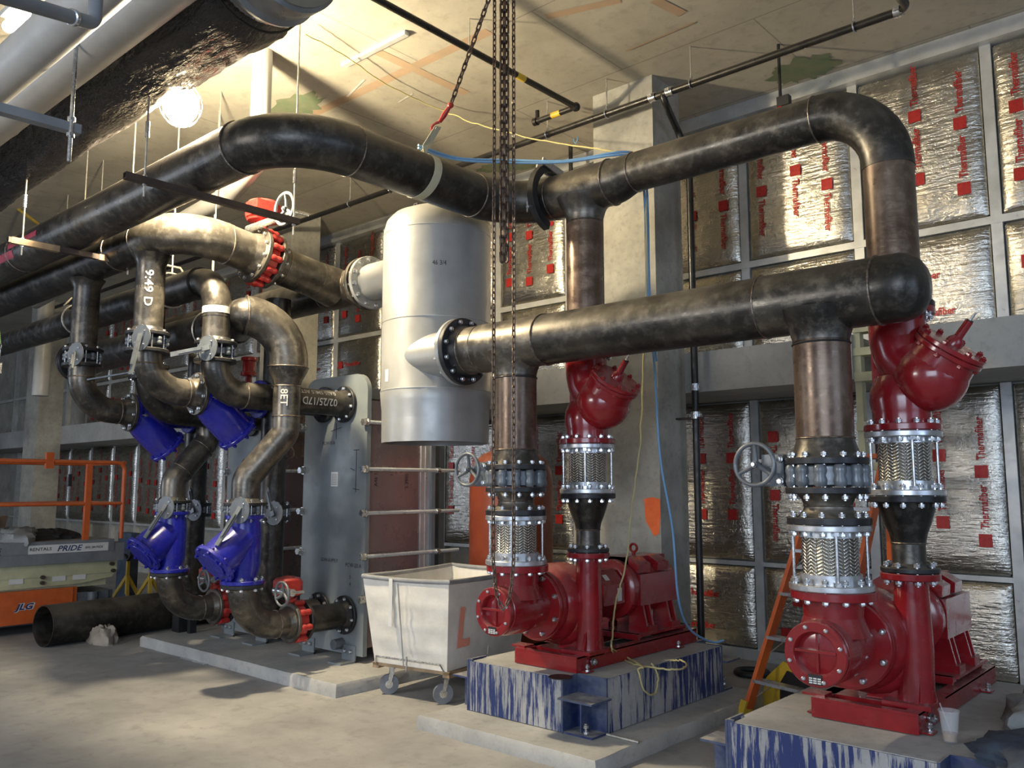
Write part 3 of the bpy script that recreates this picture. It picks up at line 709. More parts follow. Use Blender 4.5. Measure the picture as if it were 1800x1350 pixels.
# ------------------------------------------------------------------ pumps
def pump(x, xd, label):
    z = .825; t = thing('pump', label, 'pump', (x, 5.0, .42), 'red base-mounted pumps')
    yn = 4.0
    m = MB(); m.lathe([(.138, 0), (.149, .008), (.154, .05), (.155, .18), (.148, .28), (.135, .37), (.130, .40)], (x, yn+.02, z), PY, 44)
    m.lathe([(.143, 0), (.138, .12), (.143, .21)], (x+.01, 4.2, z+.04), PZ, 40, False)
    m.lathe([(.172, .07), (.150, .12), (.138, .155)], (x+.01, 4.2, z), PZ, 40, False)
    part('suction_elbow', m, 'red', t)
    o = part('inlet_flange', MB().disc((x+.015, 4.2, 1.104), -PZ, .20, .042), 'red', t)
    m = MB(); m.lathe([(.145, .022), (.150, .012), (.150, -.012), (.145, -.018), (.104, -.018), (.098, -.010), (.090, .05), (.06, .075), (.001, .085)], (x, yn, z), PY, 44, False)
    m.bar((x-.098, yn+.010, z+.012), (x+.098, yn+.010, z+.012), .05, .012); m.bar((x, yn+.03, z-.09), (x, yn+.03, z+.09), .04, .010, PX); c_ = part('end_cover', m, 'red', t)
    for k in range(8):
        a = 2*pi*(k+.4)/8; bolt(c_, (x+cos(a)*.127, yn-.018, z+sin(a)*.127), PY, .006, .0055)
    m = MB(); m.box((x-.035, yn-.023, z-.135), (x+.03, yn-.019, z-.09)); npl = part('name_plate', m, 'ink', t)
    m = MB()
    for i in range(3):
        for j in range(3): m.box((x-.030+j*.02, yn-.0245, z-.130+i*.010), (x-.014+j*.02, yn-.0232, z-.124+i*.010))
    part('plate_print', m, 'paper', npl)
    o = part('suction_flange', MB().disc((x, 4.385, z), PY, .215, .03), 'red', t)
    for k in range(8):
        a = 2*pi*(k+.5)/8; p = V((x+cos(a)*.188, 4.378, z+sin(a)*.188)); q = MB().lathe([(.001, -.017), (.012, -.014), (.017, -.004), (.017, .006)], p, PY, 14); part('dome_nut', q, 'zinc', o)
    m = MB(); m.lathe([(.20, 4.415), (.232, 4.42), (.236, 4.445), (.228, 4.47), (.222, 4.49), (.245, 4.52), (.258, 4.57), (.258, 4.72), (.235, 4.80), (.17, 4.84), (.10, 4.90)], (x-.02, 0, z), PY, 44)
    pts = []; rr = []
    for i in range(19):
        a = radians(-300*i/18); rad = .200+.02*(1-i/18); pts.append((x+cos(a)*rad, 4.65, z+sin(a)*rad)); rr.append(.092-.055*i/18)
    m.tube(pts, rr, 16); part('volute', m, 'red', t)
    m = MB()
    m.lathe([(.095, .525), (.085, .60), (.090, .78), (.086, .95), (.082, 1.13)], (xd, UY, 0), PZ, 32); m.box((xd-.075, UY+.04, .50), (xd-.045, UY+.14, .95))
    m.extr([(-.24, .525), (.085, .525), (.085, .60), (-.05, .66), (-.14, .72)], (xd, UY-.03, 0), PX, PZ, PY*.04); m.extr([(-.12, .525), (.12, .525), (.06, .82), (-.03, .82)], (xd+.02, UY, 0), PY, PZ, PX*.02); m.box((xd-.13, UY-.13, .522), (xd+.10, UY+.12, .545))
    part('discharge_neck', m, 'red', t)
    o = part('outlet_flange', MB().disc((xd, UY, 1.166), -PZ, .142, .034), 'red', t)
    m = MB(); oc = [(.155*cos(radians(22.5+45*k))*1.15, .155*sin(radians(22.5+45*k))*1.15) for k in range(8)]; m.extr(oc, (x, 4.93, z+.02), PX, PZ, PY*.26); g_ = part('coupling_guard', m, 'red', t)
    m = MB(); m.box((x+.164, 5.10, z-.03), (x+.167, 5.15, z+.06)); part('warning_label', m, 'paper', g_)
    m = MB(); m.box((-.025, 0, .001), (.025, .05, .003), Matrix.Rotation(radians(45), 3, 'Y'), (x+.118, 5.0, z+.135)); part('rating_label', m, 'paper', g_)
    m = MB(); m.tube([(x, 4.84, z), (x, 4.95, z)], [.13, .10], 24); m.extr([(-.16, 0), (.16, 0), (.10, .25), (-.10, .25)], (x, 4.90, .52), PX, PZ, PY*.02); part('bearing_frame', m, 'red', t)
    ym = 5.22; zm = z+.03
    m = MB(); m.lathe([(.12, ym), (.19, ym+.01), (.213, ym+.03), (.213, ym+.08), (.205, ym+.09), (.205, ym+.60), (.200, ym+.63), (.18, ym+.68), (.10, ym+.70)], (x, 0, zm), PY, 44)
    part('motor_body', m, 'red', t)
    oc = [(-.13, .13), (-.195, .12), (-.20, .18), (-.12, .228), (.12, .228), (.20, .18), (.195, .12), (.13, .13)]
    m = MB(); m.extr(oc, (x, ym+.10, zm), PX, PZ, PY*.16); m.extr(oc, (x, ym+.36, zm), PX, PZ, PY*.15)
    m.box((x-.11, ym+.10, zm+.17), (x+.11, ym+.60, zm+.228)); m.box((x+.16, ym+.10, zm-.11), (x+.214, ym+.60, zm+.11)); m.box((x-.214, ym+.10, zm-.11), (x-.16, ym+.60, zm+.11)); part('motor_cowl', m, 'red', t)
    m = MB(); c = V((x, 5.56, zm+.28)); m.tube([c+V((cos(k*pi/8)*.030, 0, sin(k*pi/8)*.030)) for k in range(17)], .010, 8, False); m.tube([(x, 5.56, zm+.22), (x, 5.56, zm+.25)], .014, 8); part('lifting_eye', m, 'red', t)
    for yy in (5.40, 5.72):
        for sx in (-1, 1):
            m = MB(); m.extr([(sx*.09, -.04), (sx*.20, -.04), (sx*.24, -.22), (sx*.24, -.265), (sx*.09, -.265)], (x, yy-.05, z), PX, PZ, PY*.02); m.box((min(x+sx*.09, x+sx*.26), yy-.06, .56), (max(x+sx*.09, x+sx*.26), yy+.06, .60)); m.extr([(sx*.09, -.04), (sx*.20, -.04), (sx*.24, -.22), (sx*.24, -.265), (sx*.09, -.265)], (x, yy+.03, z), PX, PZ, PY*.02); f_ = part('motor_foot', m, 'red', t)
            bolt(f_, (x+sx*.21, yy, .585), PZ, .03, .010, 'red')
    x0, x1, y0, y1 = x-.22, x+.30, 4.44, 5.95; m = MB()
    m.box((x0, y0, .425), (x1, y0+.012, .5095)); m.box((x0, y1-.012, .425), (x1, y1, .52))
    for xx in (x0, x1-.012): m.box((xx, y0+.012, .425), (xx+.012, y1-.012, .5195))
    for xx in (x0, x1-.07): m.box((xx, y0+.05, .5105), (xx+.07, y1, .522))
    m.box((x0, y0, .51), (x1, y0+.05, .522)); m.box((x0, 4.58, .50), (x1, 4.74, .522))
    m.box((x0+.03, 5.20, .535), (x1-.04, 5.26, .56)); m.box((x0+.0, 5.26, .545), (x1-.03, 5.90, .56)); m.box((x0+.05, 5.22, .52), (x1-.05, 5.25, .56)); m.box((x0+.05, 5.84, .52), (x1-.05, 5.88, .56))
    m.box((x1-.0, 4.48, .425), (x1+.05, 4.56, .432)); m.box((x1, 5.60, .425), (x1+.05, 5.68, .432)); m.box((x0-.05, 4.50, .425), (x0, 4.58, .432)); m.box((x0-.06, 4.47, .522), (x0+.06, 4.57, .534))
    b_ = part('base_frame', m, 'red', t)
    for p in ((x1+.025, 4.52, .445), (x1+.025, 5.64, .445), (x0-.025, 4.54, .445)): bolt(b_, p, PZ, .012, .009)
    bolt(b_, (x1+.003, 4.60, .475), PX, .01, .013)
    return t
pump(-3.70, DX1, 'red end-suction pump and motor on the middle blue base, beside the white canvas cart')
pump(-1.66, DX2, 'red end-suction pump and motor at the right edge, beside the orange ladder')
# grinding disc and shavings on the middle base
m = MB(); c = at(985, 1190, Z=.424); m.lathe([(.075, 0), (.075, .004)], (c.x, c.y, .422), PZ, 28); o = solo('cutting_disc', m, 'dark', 'dark round cutting disc lying on the middle blue base', 'tool')

# ------------------------------------------------------------------ grey hanging tank
TX, TY, TR = -4.70, 4.42, .413
t = thing('air_separator_tank', 'tall grey cylindrical tank with domed top and open skirt hanging beside the pumps', 'tank', (TX, TY, 1.92))
m = MB(); m.lathe([(.402, 2.02), (.405, 2.16), (.412, 2.22), (TR+.005, 2.30), (TR, 2.31), (TR, 3.50)], (TX, TY, 0), PZ, 64, False); part('shell', m, 'tank', t)
m = MB(); m.lathe([(TR, 3.50), (TR-.003, 3.54), (.39, 3.61), (.34, 3.665), (.25, 3.705), (.13, 3.725), (.001, 3.73)], (TX, TY, 0), PZ, 64, False); part('domed_head', m, 'tank', t)
m = MB(); m.lathe([(.402, 1.92), (.404, 2.14), (.396, 2.14), (.394, 1.92), (.402, 1.92)], (TX, TY, 0), PZ, 64, False); part('skirt', m, 'tank', t)
for z_, mt in ((3.50, 'tank'), (2.30, 'tank'), (2.82, 'tank')): bead(t, (TX, TY, z_), PZ, TR if z_ > 2.5 else TR+.004, .014, .003, 64, mt)
m = MB(); m.tube([(-4.68, 4.18, LZ), (-4.26, 4.18, LZ)], R12, 36); part('nozzle', m, 'tank', t)
fl(t, (-4.185, 4.18, LZ), -PX, .235, .035, 'tank', neck=0); fl(t, (-4.22, 4.18, LZ), -PX, .20, .03, 'tank')
NZ = 3.375; NY = 4.66
m = MB(); m.tube([(-4.9, NY, NZ), (-5.80, NY, NZ)], R12, 36); part('nozzle', m, 'tank', t)
o = fl(t, (-5.815, NY, NZ), PX, .235, .035, 'tank'); bolts(o, (-5.835, NY, NZ), PX, .205, 12, .09, .0135)
for a in (100, 220, 340):
    p = V((TX+cos(radians(a))*.17, TY+sin(radians(a))*.17, 3.715)); m = MB(); m.tube([p+V((-.035, 0, 0)), p+V((-.015, 0, .07)), p+V((.015, 0, .07)), p+V((.035, 0, 0))], .010, 8); part('lifting_lug', m, 'dark', t)
# white scuffs and note on the shell
def tank_patch(a0, a1, z0, z1, mat, name):
    m = MB(); k = 6; vs = []
    for i in range(k+1):
        a = radians(a0+(a1-a0)*i/k)
        for z_ in (z0, z1): vs.append((TX+cos(a)*(TR+.0015), TY+sin(a)*(TR+.0015), z_))
    m.add(vs, [(2*i, 2*i+2, 2*i+3, 2*i+1) for i in range(k)]); part(name, m, mat, t)
tank_patch(-103, -99, 3.18, 3.40, 'paper', 'paper_strip'); tank_patch(-107, -100, 2.36, 2.45, 'paper', 'scuff_mark')
tm, L = text_mb('46 3/4', .035, (0, 0, 0), (1, 0, 0), (0, 1, 0), 0, .0, .8); m = MB()
m.add([(TX+cos(radians(-48)+q.x/TR)*(TR+.002), TY+sin(radians(-48)+q.x/TR)*(TR+.002), 3.19+q.y) for q in tm.v], tm.f); part('pen_note', m, 'ink', t)
# ------------------------------------------------------------------ plate heat exchangers
def exchanger(xr, label, full=True):
    xl = xr-.93; y = 4.74; z0, z1 = .10, 2.60; t = thing('plate_heat_exchanger', label, 'heat exchanger', ((xl+xr)/2, y+.4, z0), 'grey plate heat exchangers')
    def outline(xl, xr, z0, z1, c=.16):
        o = [(xl, z0+.06), (xr, z0+.06)]
        for k in range(7): a = pi/2*k/6; o.append((xr-c+cos(a)*c, z1-c+sin(a)*c))
        for k in range(7): a = pi/2+pi/2*k/6; o.append((xl+c+cos(a)*c, z1-c+sin(a)*c))
        return o
    m = MB(); m.extr(outline(xl, xr, z0, z1), (0, y, 0), PX, PZ, PY*.045); f_ = part('front_plate', m, 'hx', t)
    m = MB(); m.extr(outline(xl+.02, xr-.0, z0, 2.32, .05), (0, y+.78, 0), PX, PZ, PY*.045); part('rear_plate', m, 'hx', t)
    m = MB(); m.box((xl+.10, y+.05, .22), (xr-.045, y+.77, 2.36)); part('plate_pack', m, 'hxpack', t)
    m = MB(); m.box((xr-.06, y+.67, .20), (xr-.03, y+.78, 2.34)); m.box((xr-.075, y+.72, .20), (xr-.025, y+.74, 2.34)); part('edge_channel', m, 'whitem', t)
    m = MB(); m.box((xl+.40, y+.04, 2.42), (xl+.53, y+1.3, 2.52)); part('carrying_bar', m, 'hx', t)
    m = MB(); m.box((xl+.42, y+1.26, .1), (xl+.52, y+1.34, 2.52)); part('support_column', m, 'hx', t)
    for xx in (xr-.13, xl+.13):
        for zz_ in (2.16, 1.75, 1.37, 1.00, .64):
            xo = xr+.012 if xx > (xl+xr)/2 else xl-.012
            m = MB(); m.tube([(xo, y-.05, zz_), (xo, y+1.12, zz_)], .017, 12); r_ = part('tightening_rod', m, 'rodz', t)
            m = MB(); m.lathe([(.030, -.05), (.034, -.045), (.034, -.01), (.030, 0)], (xo-.012 if xx > (xl+xr)/2 else xo+.012, y, zz_), PY, 6); m.lathe([(.038, -.008), (.038, 0)], (xo-.012 if xx > (xl+xr)/2 else xo+.012, y, zz_), PY, 20)
            part('rod_nut', m, 'zinc', r_); m = MB(); m.lathe([(.030, 0), (.030, .04)], (xo, y+.825, zz_), PY, 6); part('rod_nut', m, 'zinc', r_)
    for xx in (xr-.17, xl+.17):
        m = MB(); m.box((xx-.10, y-.16, z0), (xx+.08, y+.0, z0+.015)); m.box((xx-.10, y-.012, z0), (xx+.08, y, z0+.14)); a_ = part('foot_bracket', m, 'hx', t)
        bolt(a_, (xx-.05, y-.008, z0+.09), PY, .02, .010); bolt(a_, (xx+.03, y-.008, z0+.09), PY, .02, .010)
        m = MB(); m.lathe([(.045, -.09), (.045, -.03), (.05, 0)], (xx-.12, y, .24), PY, 20); part('blind_plug', m, 'greyv', t)
    if full:
        m = MB(); m.box((xr-.50, y-.003, 1.60), (xr-.40, y-.001, 1.73)); q = part('data_plate', m, 'paper', t)
        m = MB()
        for i in range(7): m.box((xr-.492, y-.0045, 1.615+i*.015), (xr-.41, y-.0032, 1.620+i*.015))
        part('plate_print', m, 'greyv', q)
        m = MB()
        for s_, xx, zz_, h in (('PCW-20.A', xr-.26, .90, .035), ('SDW-SUPPLY', xr-.62, .93, .03), ('S', xr-.20, .80, .03), ('PCW-20.B', xr-.64, 1.98, .03), ('4', xr-.2, .74, .03)):
            tm, L = text_mb(s_, h, (xx, y-.002, zz_), PX, PZ, .0006); m.add(tm.v, tm.f)
        for a, b in (((xr-.52, 2.10), (xr-.36, 2.13)), ((xr-.44, 2.03), (xr-.44, 2.17)), ((xr-.14, 1.55), (xr-.14, 1.92)), ((xr-.18, 1.92), (xr-.10, 1.92)), ((xr-.18, 1.58), (xr-.09, 1.57)), ((xr-.22, 1.76), (xr-.16, 1.74))):
            m.bar((a[0], y-.0015, a[1]), (b[0], y-.0015, b[1]), .006, .001, PY)
        part('marker_writing', m, 'ink', t)
        m = MB()
        for s_, yy, zz_ in (('A46 12', y+.16, 1.60), ('1 2', y+.34, 1.70), ('2 3905', y+.52, 1.58)):
            tm, L = text_mb(s_, .035, (xr-.042, yy, zz_), PZ, -PY, .0006); m.add(tm.v, tm.f)
        part('pack_note', m, 'ink', t)
    return t
exchanger(-5.91, 'tall grey plate heat exchanger with a pinkish plate pack, left of the white canvas cart')
exchanger(-7.27, 'grey plate heat exchanger mostly hidden behind the nearer exchanger and its blue valves', False)

# ------------------------------------------------------------------ exchanger piping
WV = ['weld']
def bd(t, *a): bead(t, *a)
# second overhead header with drops
H2Y, H2Z = 3.04, 3.56
t = thing('header_pipe', 'black header just below the big overhead pipe, ending in an elbow toward the tank', 'pipe', (-6.6, 3.0, 3.4))
pipe(t, [(-17, H2Y, H2Z), (-6.62, H2Y, H2Z)], R12, 'black2')
pipe(t, route([(-6.64, H2Y, H2Z+.0), (-6.2, H2Y, H2Z+.05), (-6.2, 3.50, H2Z-.01)], .40), R12+.002, 'fit', 'elbow')
pipe(t, [(-6.2, 3.49, H2Z-.01), (-6.2, 3.70, H2Z-.04)], R12, 'fit')
bd(t, (-6.63, H2Y, H2Z), PX, R12); bd(t, (-6.2, 3.48, H2Z-.01), PY, R12+.002); bd(t, (-7.1, H2Y, H2Z), PX, R12)
dn = V((0, .95, -.17)).normalized()
fl(t, V((-6.2, 3.74, H2Z-.045)), dn, .24, .035, nb=12, L=.19, neck=.07, rp=R12, rb=.207, mat='fit')
for x in (-6.53, -7.75):
    m = MB(); m.lathe([(R8+.04, .14), (R8+.02, .17), (R8, .22), (R8, .42)], (x, H2Y, H2Z), -PZ, 28, False); part('branch_outlet', m, 'black2', t)
    pipe(t, [(x, H2Y, H2Z-.40), (x, H2Y, 2.80)], R8, 'fit' if x > -7 else 'black', 'riser')
    fl(t, (x, H2Y, 2.80), -PZ, .165, .028, nb=8, L=.13, neck=.04, rp=R8, br=.0075)
o = cyltext('9:49 D', .060, (-6.53, H2Y, 3.28), -PZ, R8, radians(-45), -1, 1.25, .01); part('stencil_lettering', o, 'chalk', t)
# tank-side header
t = thing('header_pipe', 'black pipe from the high red valve down to the grey tank nozzle', 'pipe', (-6.2, 4.6, 3.2))
c0 = V((-6.2, 3.88, H2Z-.07)); fl(t, c0, dn, .24, .035, neck=0, mat='black'); ce = V((-6.2, NY-.25, NZ+.03))
pipe(t, [c0, c0+dn*.12, ce], R12, 'black'); bd(t, c0+dn*.13, dn, R12)
m = MB(); m.tube([(-6.02, NY, NZ), (-6.42, NY, NZ)], R12+.003, 36); m.tube([ce-dn*.05, (-6.2, NY-.1, NZ)], [R12+.003, R12+.02], 36); part('tee_fitting', m, 'black', t)
pipe(t, [(-6.42, NY, NZ), (-9.5, NY, NZ)], R12, 'black2'); pipe(t, [(-5.90, NY, NZ), (-6.02, NY, NZ)], R12, 'fit')
fl(t, (-5.885, NY, NZ), PX, .235, .035, mat='fit', neck=.05, rp=R12)
bd(t, ce, dn, R12); bd(t, (-6.02, NY, NZ), PX, R12); bd(t, (-6.42, NY, NZ), PX, R12)
# red lug valve high up
def red_valve(c, ax, rb, label, gear, wheel, lugs=12, wr=.1, big=False):
    c = V(c); ax = V(ax).normalized(); t = thing('butterfly_valve', label, 'valve', c, 'red lug valves with grey handwheels')
    m = MB(); lug_body(m, c, ax, rb, .10, lugs, rb+.02, .026); part('valve_body', m, 'red2', t)
    g = V(gear); cc = c+ax*.05; d = (g-cc); m = MB(); m.tube([cc+d*.3, g], [.035, .03], 12)
    m.lathe([(.05, -.02), (.05, 0)], g-d.normalized()*.10, d, 12); part('stem_neck', m, 'red2', t)
    s_ = 1.25 if big else 1.; m = MB()
    m.lathe([(.06*s_, -.075*s_), (.105*s_, -.065*s_), (.12*s_, -.03), (.12*s_, .04*s_), (.10*s_, .07*s_), (.04, .085*s_), (.001, .09*s_)], g, PZ, 28); m.box((g.x-.03, g.y-.12*s_, g.z-.06), (g.x+.12*s_, g.y+.04, g.z+.06)); part('gearbox', m, 'red2', t)
    w_ = V(wheel); m = MB(); m.tube([(w_.x, g.y-.02, w_.z), (w_.x, w_.y, w_.z)], .012, 10); m.tube([(g.x, w_.y+.10, w_.z), (w_.x, w_.y+.10, w_.z)], .03, 12); part('stem', m, 'zinc', t)
    handwheel(t, w_, -PY, wr)
    return t
gT = at(462, 375, X=-6.2)
red_valve(c0-dn*.105, dn, .205, 'bright red lug valve with a pale handwheel, high on the pipe to the tank', at(463, 374, Y=3.86), at(500, 367, Y=3.62), 14, .125, True)

# third line: riser dropping to the upper right nozzle of the near exchanger
t = thing('pipe_run', 'black pipe with a white-taped riser dropping to a gray lever valve', 'pipe', (-6.2, 3.42, 2.8))
RX, RY, RZ = -6.22, 3.45, 3.27
pipe(t, [(-12, RY, RZ), (-6.50, RY, RZ)], R8+.02, 'black2'); pipe(t, route([(-6.52, RY, RZ), (RX, RY, RZ), (RX, RY, RZ-.33)], .28), R8+.003, 'black', 'elbow')
pipe(t, [(RX, RY, RZ-.33), (RX, RY, 2.73)], R8, 'fit', 'riser'); bd(t, (-6.51, RY, RZ), PX, R8+.01)
m = MB(); m.tube([(RX, RY, 3.02), (RX, RY, 2.965)], R8+.006, 28); part('tape_band', m, 'chalk', t)
fl(t, (RX, RY, 2.74), -PZ, .165, .028, nb=8, L=.12, br=.0075, neck=.035, rp=R8)
def lever_valve(c, label, lev, side=None, ax=PZ, mat='greyv'):
    """grey wafer valve below flange at c with a notched plate and lever"""
    c = V(c); t = thing('lever_valve', label, 'valve', c, 'grey lever valves on the exchanger pipes')
    m = MB(); lug_body(m, c-V(ax)*.03, ax, .132, .06, 8, .142, .020); d = V(side or (.85, -.5, 0)).normalized(); m.tube([c+d*.12, c+d*.20], .022, 10); part('valve_body', m, mat, t)
    p = c+d*.20; f_ = -PY if abs(d.y) < .9 else PX; f_ = V((.25, -.97, 0)).normalized()
    m = MB(); pts = []
    u, v, a = frame(f_)
    for k in range(28):
        q = 2*pi*k/28; r = .10*(1.0 if k < 18 else (1.06 if k % 2 else .98)); pts.append((cos(q)*r, sin(q)*r))
    m.extr(pts, p, u, v, a*.008); n_ = part('notch_plate', m, mat, t)
    for q in (.6, 2.2, 4.0): bolt(n_, p+(u*cos(q)+v*sin(q))*.065+a*.004, a, .012, .005)
    m = MB(); l_ = V(lev); b = p+a*.02; m.bar(b-l_*.03, b+l_*.30, .038, .014, a); m.bar(b+l_*.03+a*.014, b+l_*.22+a*.014, .022, .012, a); part('lever', m, 'greyv', t)
    return t
lever_valve((RX, RY, 2.66), 'grey lever valve under the white-taped riser, its lever pointing left', (-.78, -.55, -.16), (.7, -.7, 0))
t = thing('pipe_run', 'black stencilled pipe from an elbow under the taped riser into the near heat exchanger', 'pipe', (RX, 4.0, 2.2))
fl(t, (RX, RY, 2.60), -PZ, .165, .028, neck=0)
pipe(t, route([(RX, RY, 2.575), (RX, RY, 2.335), (RX, 3.85, 2.335)], .236), R8, 'black2', 'elbow'); pipe(t, [(RX, 3.69, 2.335), (RX, 4.66, 2.335)], R8, 'black2')
fl(t, (RX, 4.70, 2.335), PY, .165, .028, nb=8, L=.05, neck=.05, rp=R8); bd(t, (RX, 3.70, 2.335), PY, R8)
for s_, h, th in (('02/25/17D 111', .062, -.10), ('0.625 SMLS ASTM A53 MILD', .040, .68)):
    tm, L = text_mb(s_, h, (0, 0, 0), (1, 0, 0), (0, 1, 0), 0, .01, .95)
    tx = MB()
    for q, f_ in ((tm.v, tm.f),): tx.add([(RX+cos(th-p.y/R8+h*5)*(R8+.0045), 4.56-p.x, 2.335+sin(th-p.y/R8+h*5)*(R8+.0045)) for p in q], f_)
    part('stencil_lettering', tx, 'chalk', t)

# fourth line: low header feeding the U elbows above the blue valves
t = thing('header_pipe', 'low black header with blind end at left and big elbow down at right', 'pipe', (-6.4, 3.4, 2.8))
EX, EY, EZ = -5.98, 3.96, 2.97; HY = 3.80; SXX = -6.15
pipe(t, [(-9.75, HY, EZ), (-6.58, HY, EZ)], R12, 'black2')
q = V((-6.11, 3.63, EZ)); ev = (V((EX, EY, EZ))-q).normalized()
pipe(t, route([(-6.62, HY, EZ), (-6.50, HY, EZ), q, q+ev*.10], [.08, .05]), [R12, R12]+[.150]*40, 'black2', 'elbow')
pipe(t, route([q+ev*.0, (EX, EY, EZ), (EX, EY, 2.54)], .355), R12, 'fit', 'elbow')
m = MB(); m.lathe([(R12+.004, 2.57), (R12, 2.54), (.12, 2.46), (R8, 2.42)], (EX, EY, 0), PZ, 32, False); part('reducer', m, 'black', t)
pipe(t, [(EX, EY, 2.42), (EX, EY, 2.16)], R8, 'black')
pipe(t, route([(EX, EY, 2.17), (EX, EY, 2.03), (SXX, 3.72, 1.66), (SXX, 3.72, 1.50)], [.13, .13]), R8, 'black', 'offset_pipe')
bd(t, q+ev*.01, ev, R12); bd(t, (EX, EY, 2.565), PZ, R12+.004); bd(t, (EX, EY, 2.41), PZ, R8); bd(t, (EX, EY, 2.165), PZ, R8); bd(t, (EX*.6+SXX*.4, 3.975, 1.91), (-.1, .38, .37), R8); bd(t, (SXX-.02, 3.80, 1.74), (-.1, .38, .37), R8)
fl(t, (SXX, 3.72, 1.475), -PZ, .165, .026, nb=8, L=.13, neck=.03, rp=R8, br=.0075)
fl(t, (-9.75, HY, EZ), -PX, .225, .035); fl(t, (-9.80, HY, EZ), -PX, .225, .03)
o = cyltext('8ET', .055, (EX, EY, 2.38), -PZ, R8, radians(-32), -1, 1.1, .01); part('stencil_lettering', o, 'chalk', t)
# blue strainers
def strainer(x, y, zt, zb, label):
    t = thing('blue_strainer', label, 'strainer', (x, y, zb), 'upright blue strainer valves')
    m = MB(); m.lathe([(.130, zt-.03), (.128, zt-.07), (.135, zt-.16), (.135, zb+.15), (.115, zb+.06), (.118, zb+.03)], (x, y, 0), PZ, 36, False)
    n_ = V((0, -.76, -.65)).normalized(); B = V((x, y+.02, zt-.14)); m.tube([B-n_*.03, B+n_*.10, B+n_*.25, B+n_*.335], [.125, .145, .155, .155], 32)
    m.extr([(0, 0), (-.19, -.09), (-.02, -.30)], (x-.008, y-.05, zt-.12), PY, PZ, PX*.016); part('valve_body', m, 'blue', t)
    part('top_flange', MB().disc((x, y, zt), -PZ, .150, .030), 'blue', t)
    o = part('bottom_flange', MB().disc((x, y, zb), PZ, .170, .030), 'blue', t); bolts(o, (x, y, zb), PZ, .145, 8, .07, .009)
    c = B+n_*.335; o = part('cover_flange', MB().disc(c, n_, .185, .030), 'blue', t); bolts(o, c+n_*.014, n_, .165, 8, .032, .009, mat='blue')
    o = part('cover', MB().disc(c+n_*.028, n_, .12, .016), 'blue', t)
    return t
def lower_run(x, y, label, wheel=True):
    t = thing('pipe_run', label, 'pipe', (x, y, .4)); z = .49
    fl(t, (x, y, .835), -PZ, .165, .028)
    pipe(t, route([(x, y, .81), (x, y, z), (x, y+.43, z)], .305), R8, 'black', 'elbow'); bd(t, (x, y, .795), PZ, R8)
    fl(t, (x, y+.43, z), PY, .165, .028, mat='black', neck=.04, rp=R8); bd(t, (x, y+.31, z), PY, R8)
    return t, z
SY = 3.72
def blue_stack(x, y, w1, w2, w3, w4, w5):
    lever_valve((x, y, 1.415), w1, (-.20, -.45, -.87), (.75, -.66, 0))
    strainer(x, y, 1.375, .838, w2)
    t, z = lower_run(x, y, w3)
    red_valve((x, y+.458, z), PY, .135, w4, (x+.0, y+.42, z+.29), (x+.25, y+.20, z+.27), 8, .092)
    t = thing('pipe_run', w5, 'pipe', (x, 4.5, .4)); y0 = y+.56; fl(t, (x, y0, z), PY, .165, .028, nb=8, L=-.13)
    pipe(t, [(x, y0+.02, z), (x, 4.68, z)], R8, 'black2'); fl(t, (x, 4.705, z), PY, .165, .028, nb=8, L=.05, neck=.04, rp=R8)
blue_stack(SXX, SY, 'grey lever valve on top of the nearer upright blue strainer', 'nearer upright blue strainer, in front of the grey heat exchanger',
           'dusty black elbow curving from the nearer upright blue strainer toward the exchanger', 'red gear valve low in front of the grey exchanger, nearer of two', 'short black pipe between low red valve and the near exchanger')
BX, BY2 = -7.50, 3.80
blue_stack(BX, BY2, 'grey lever valve on top of the farther upright blue strainer', 'farther upright blue strainer, beside the scissor lift',
           'dusty black elbow below the farther upright blue strainer', 'red gear valve low behind the nearer blue strainer', 'short black pipe between hidden low red valve and far exchanger')
t = thing('pipe_run', 'black offset pipe slanting down onto the farther upright blue strainer', 'pipe', (BX, 4.0, 1.5))
y2 = BY2+.32
pipe(t, route([(BX, y2, 2.80), (BX, y2, 2.03), (BX, BY2, 1.66), (BX, BY2, 1.50)], [.13, .13]), R8, 'black', 'offset_pipe')
pipe(t, route([(BX, y2, 2.78), (BX, y2, EZ-.02), (BX, HY+.1, EZ-.02)], .17), R8, 'black2', 'elbow')
fl(t, (BX, BY2, 1.475), -PZ, .165, .026, nb=8, L=.13, neck=.03, rp=R8, br=.0075)
for q in ((BX, y2, 2.17),): bd(t, q, PZ, R8)
bd(t, (BX, y2-.06, 1.955), (0, .32, .37), R8); bd(t, (BX, BY2+.07, 1.74), (0, .32, .37), R8)
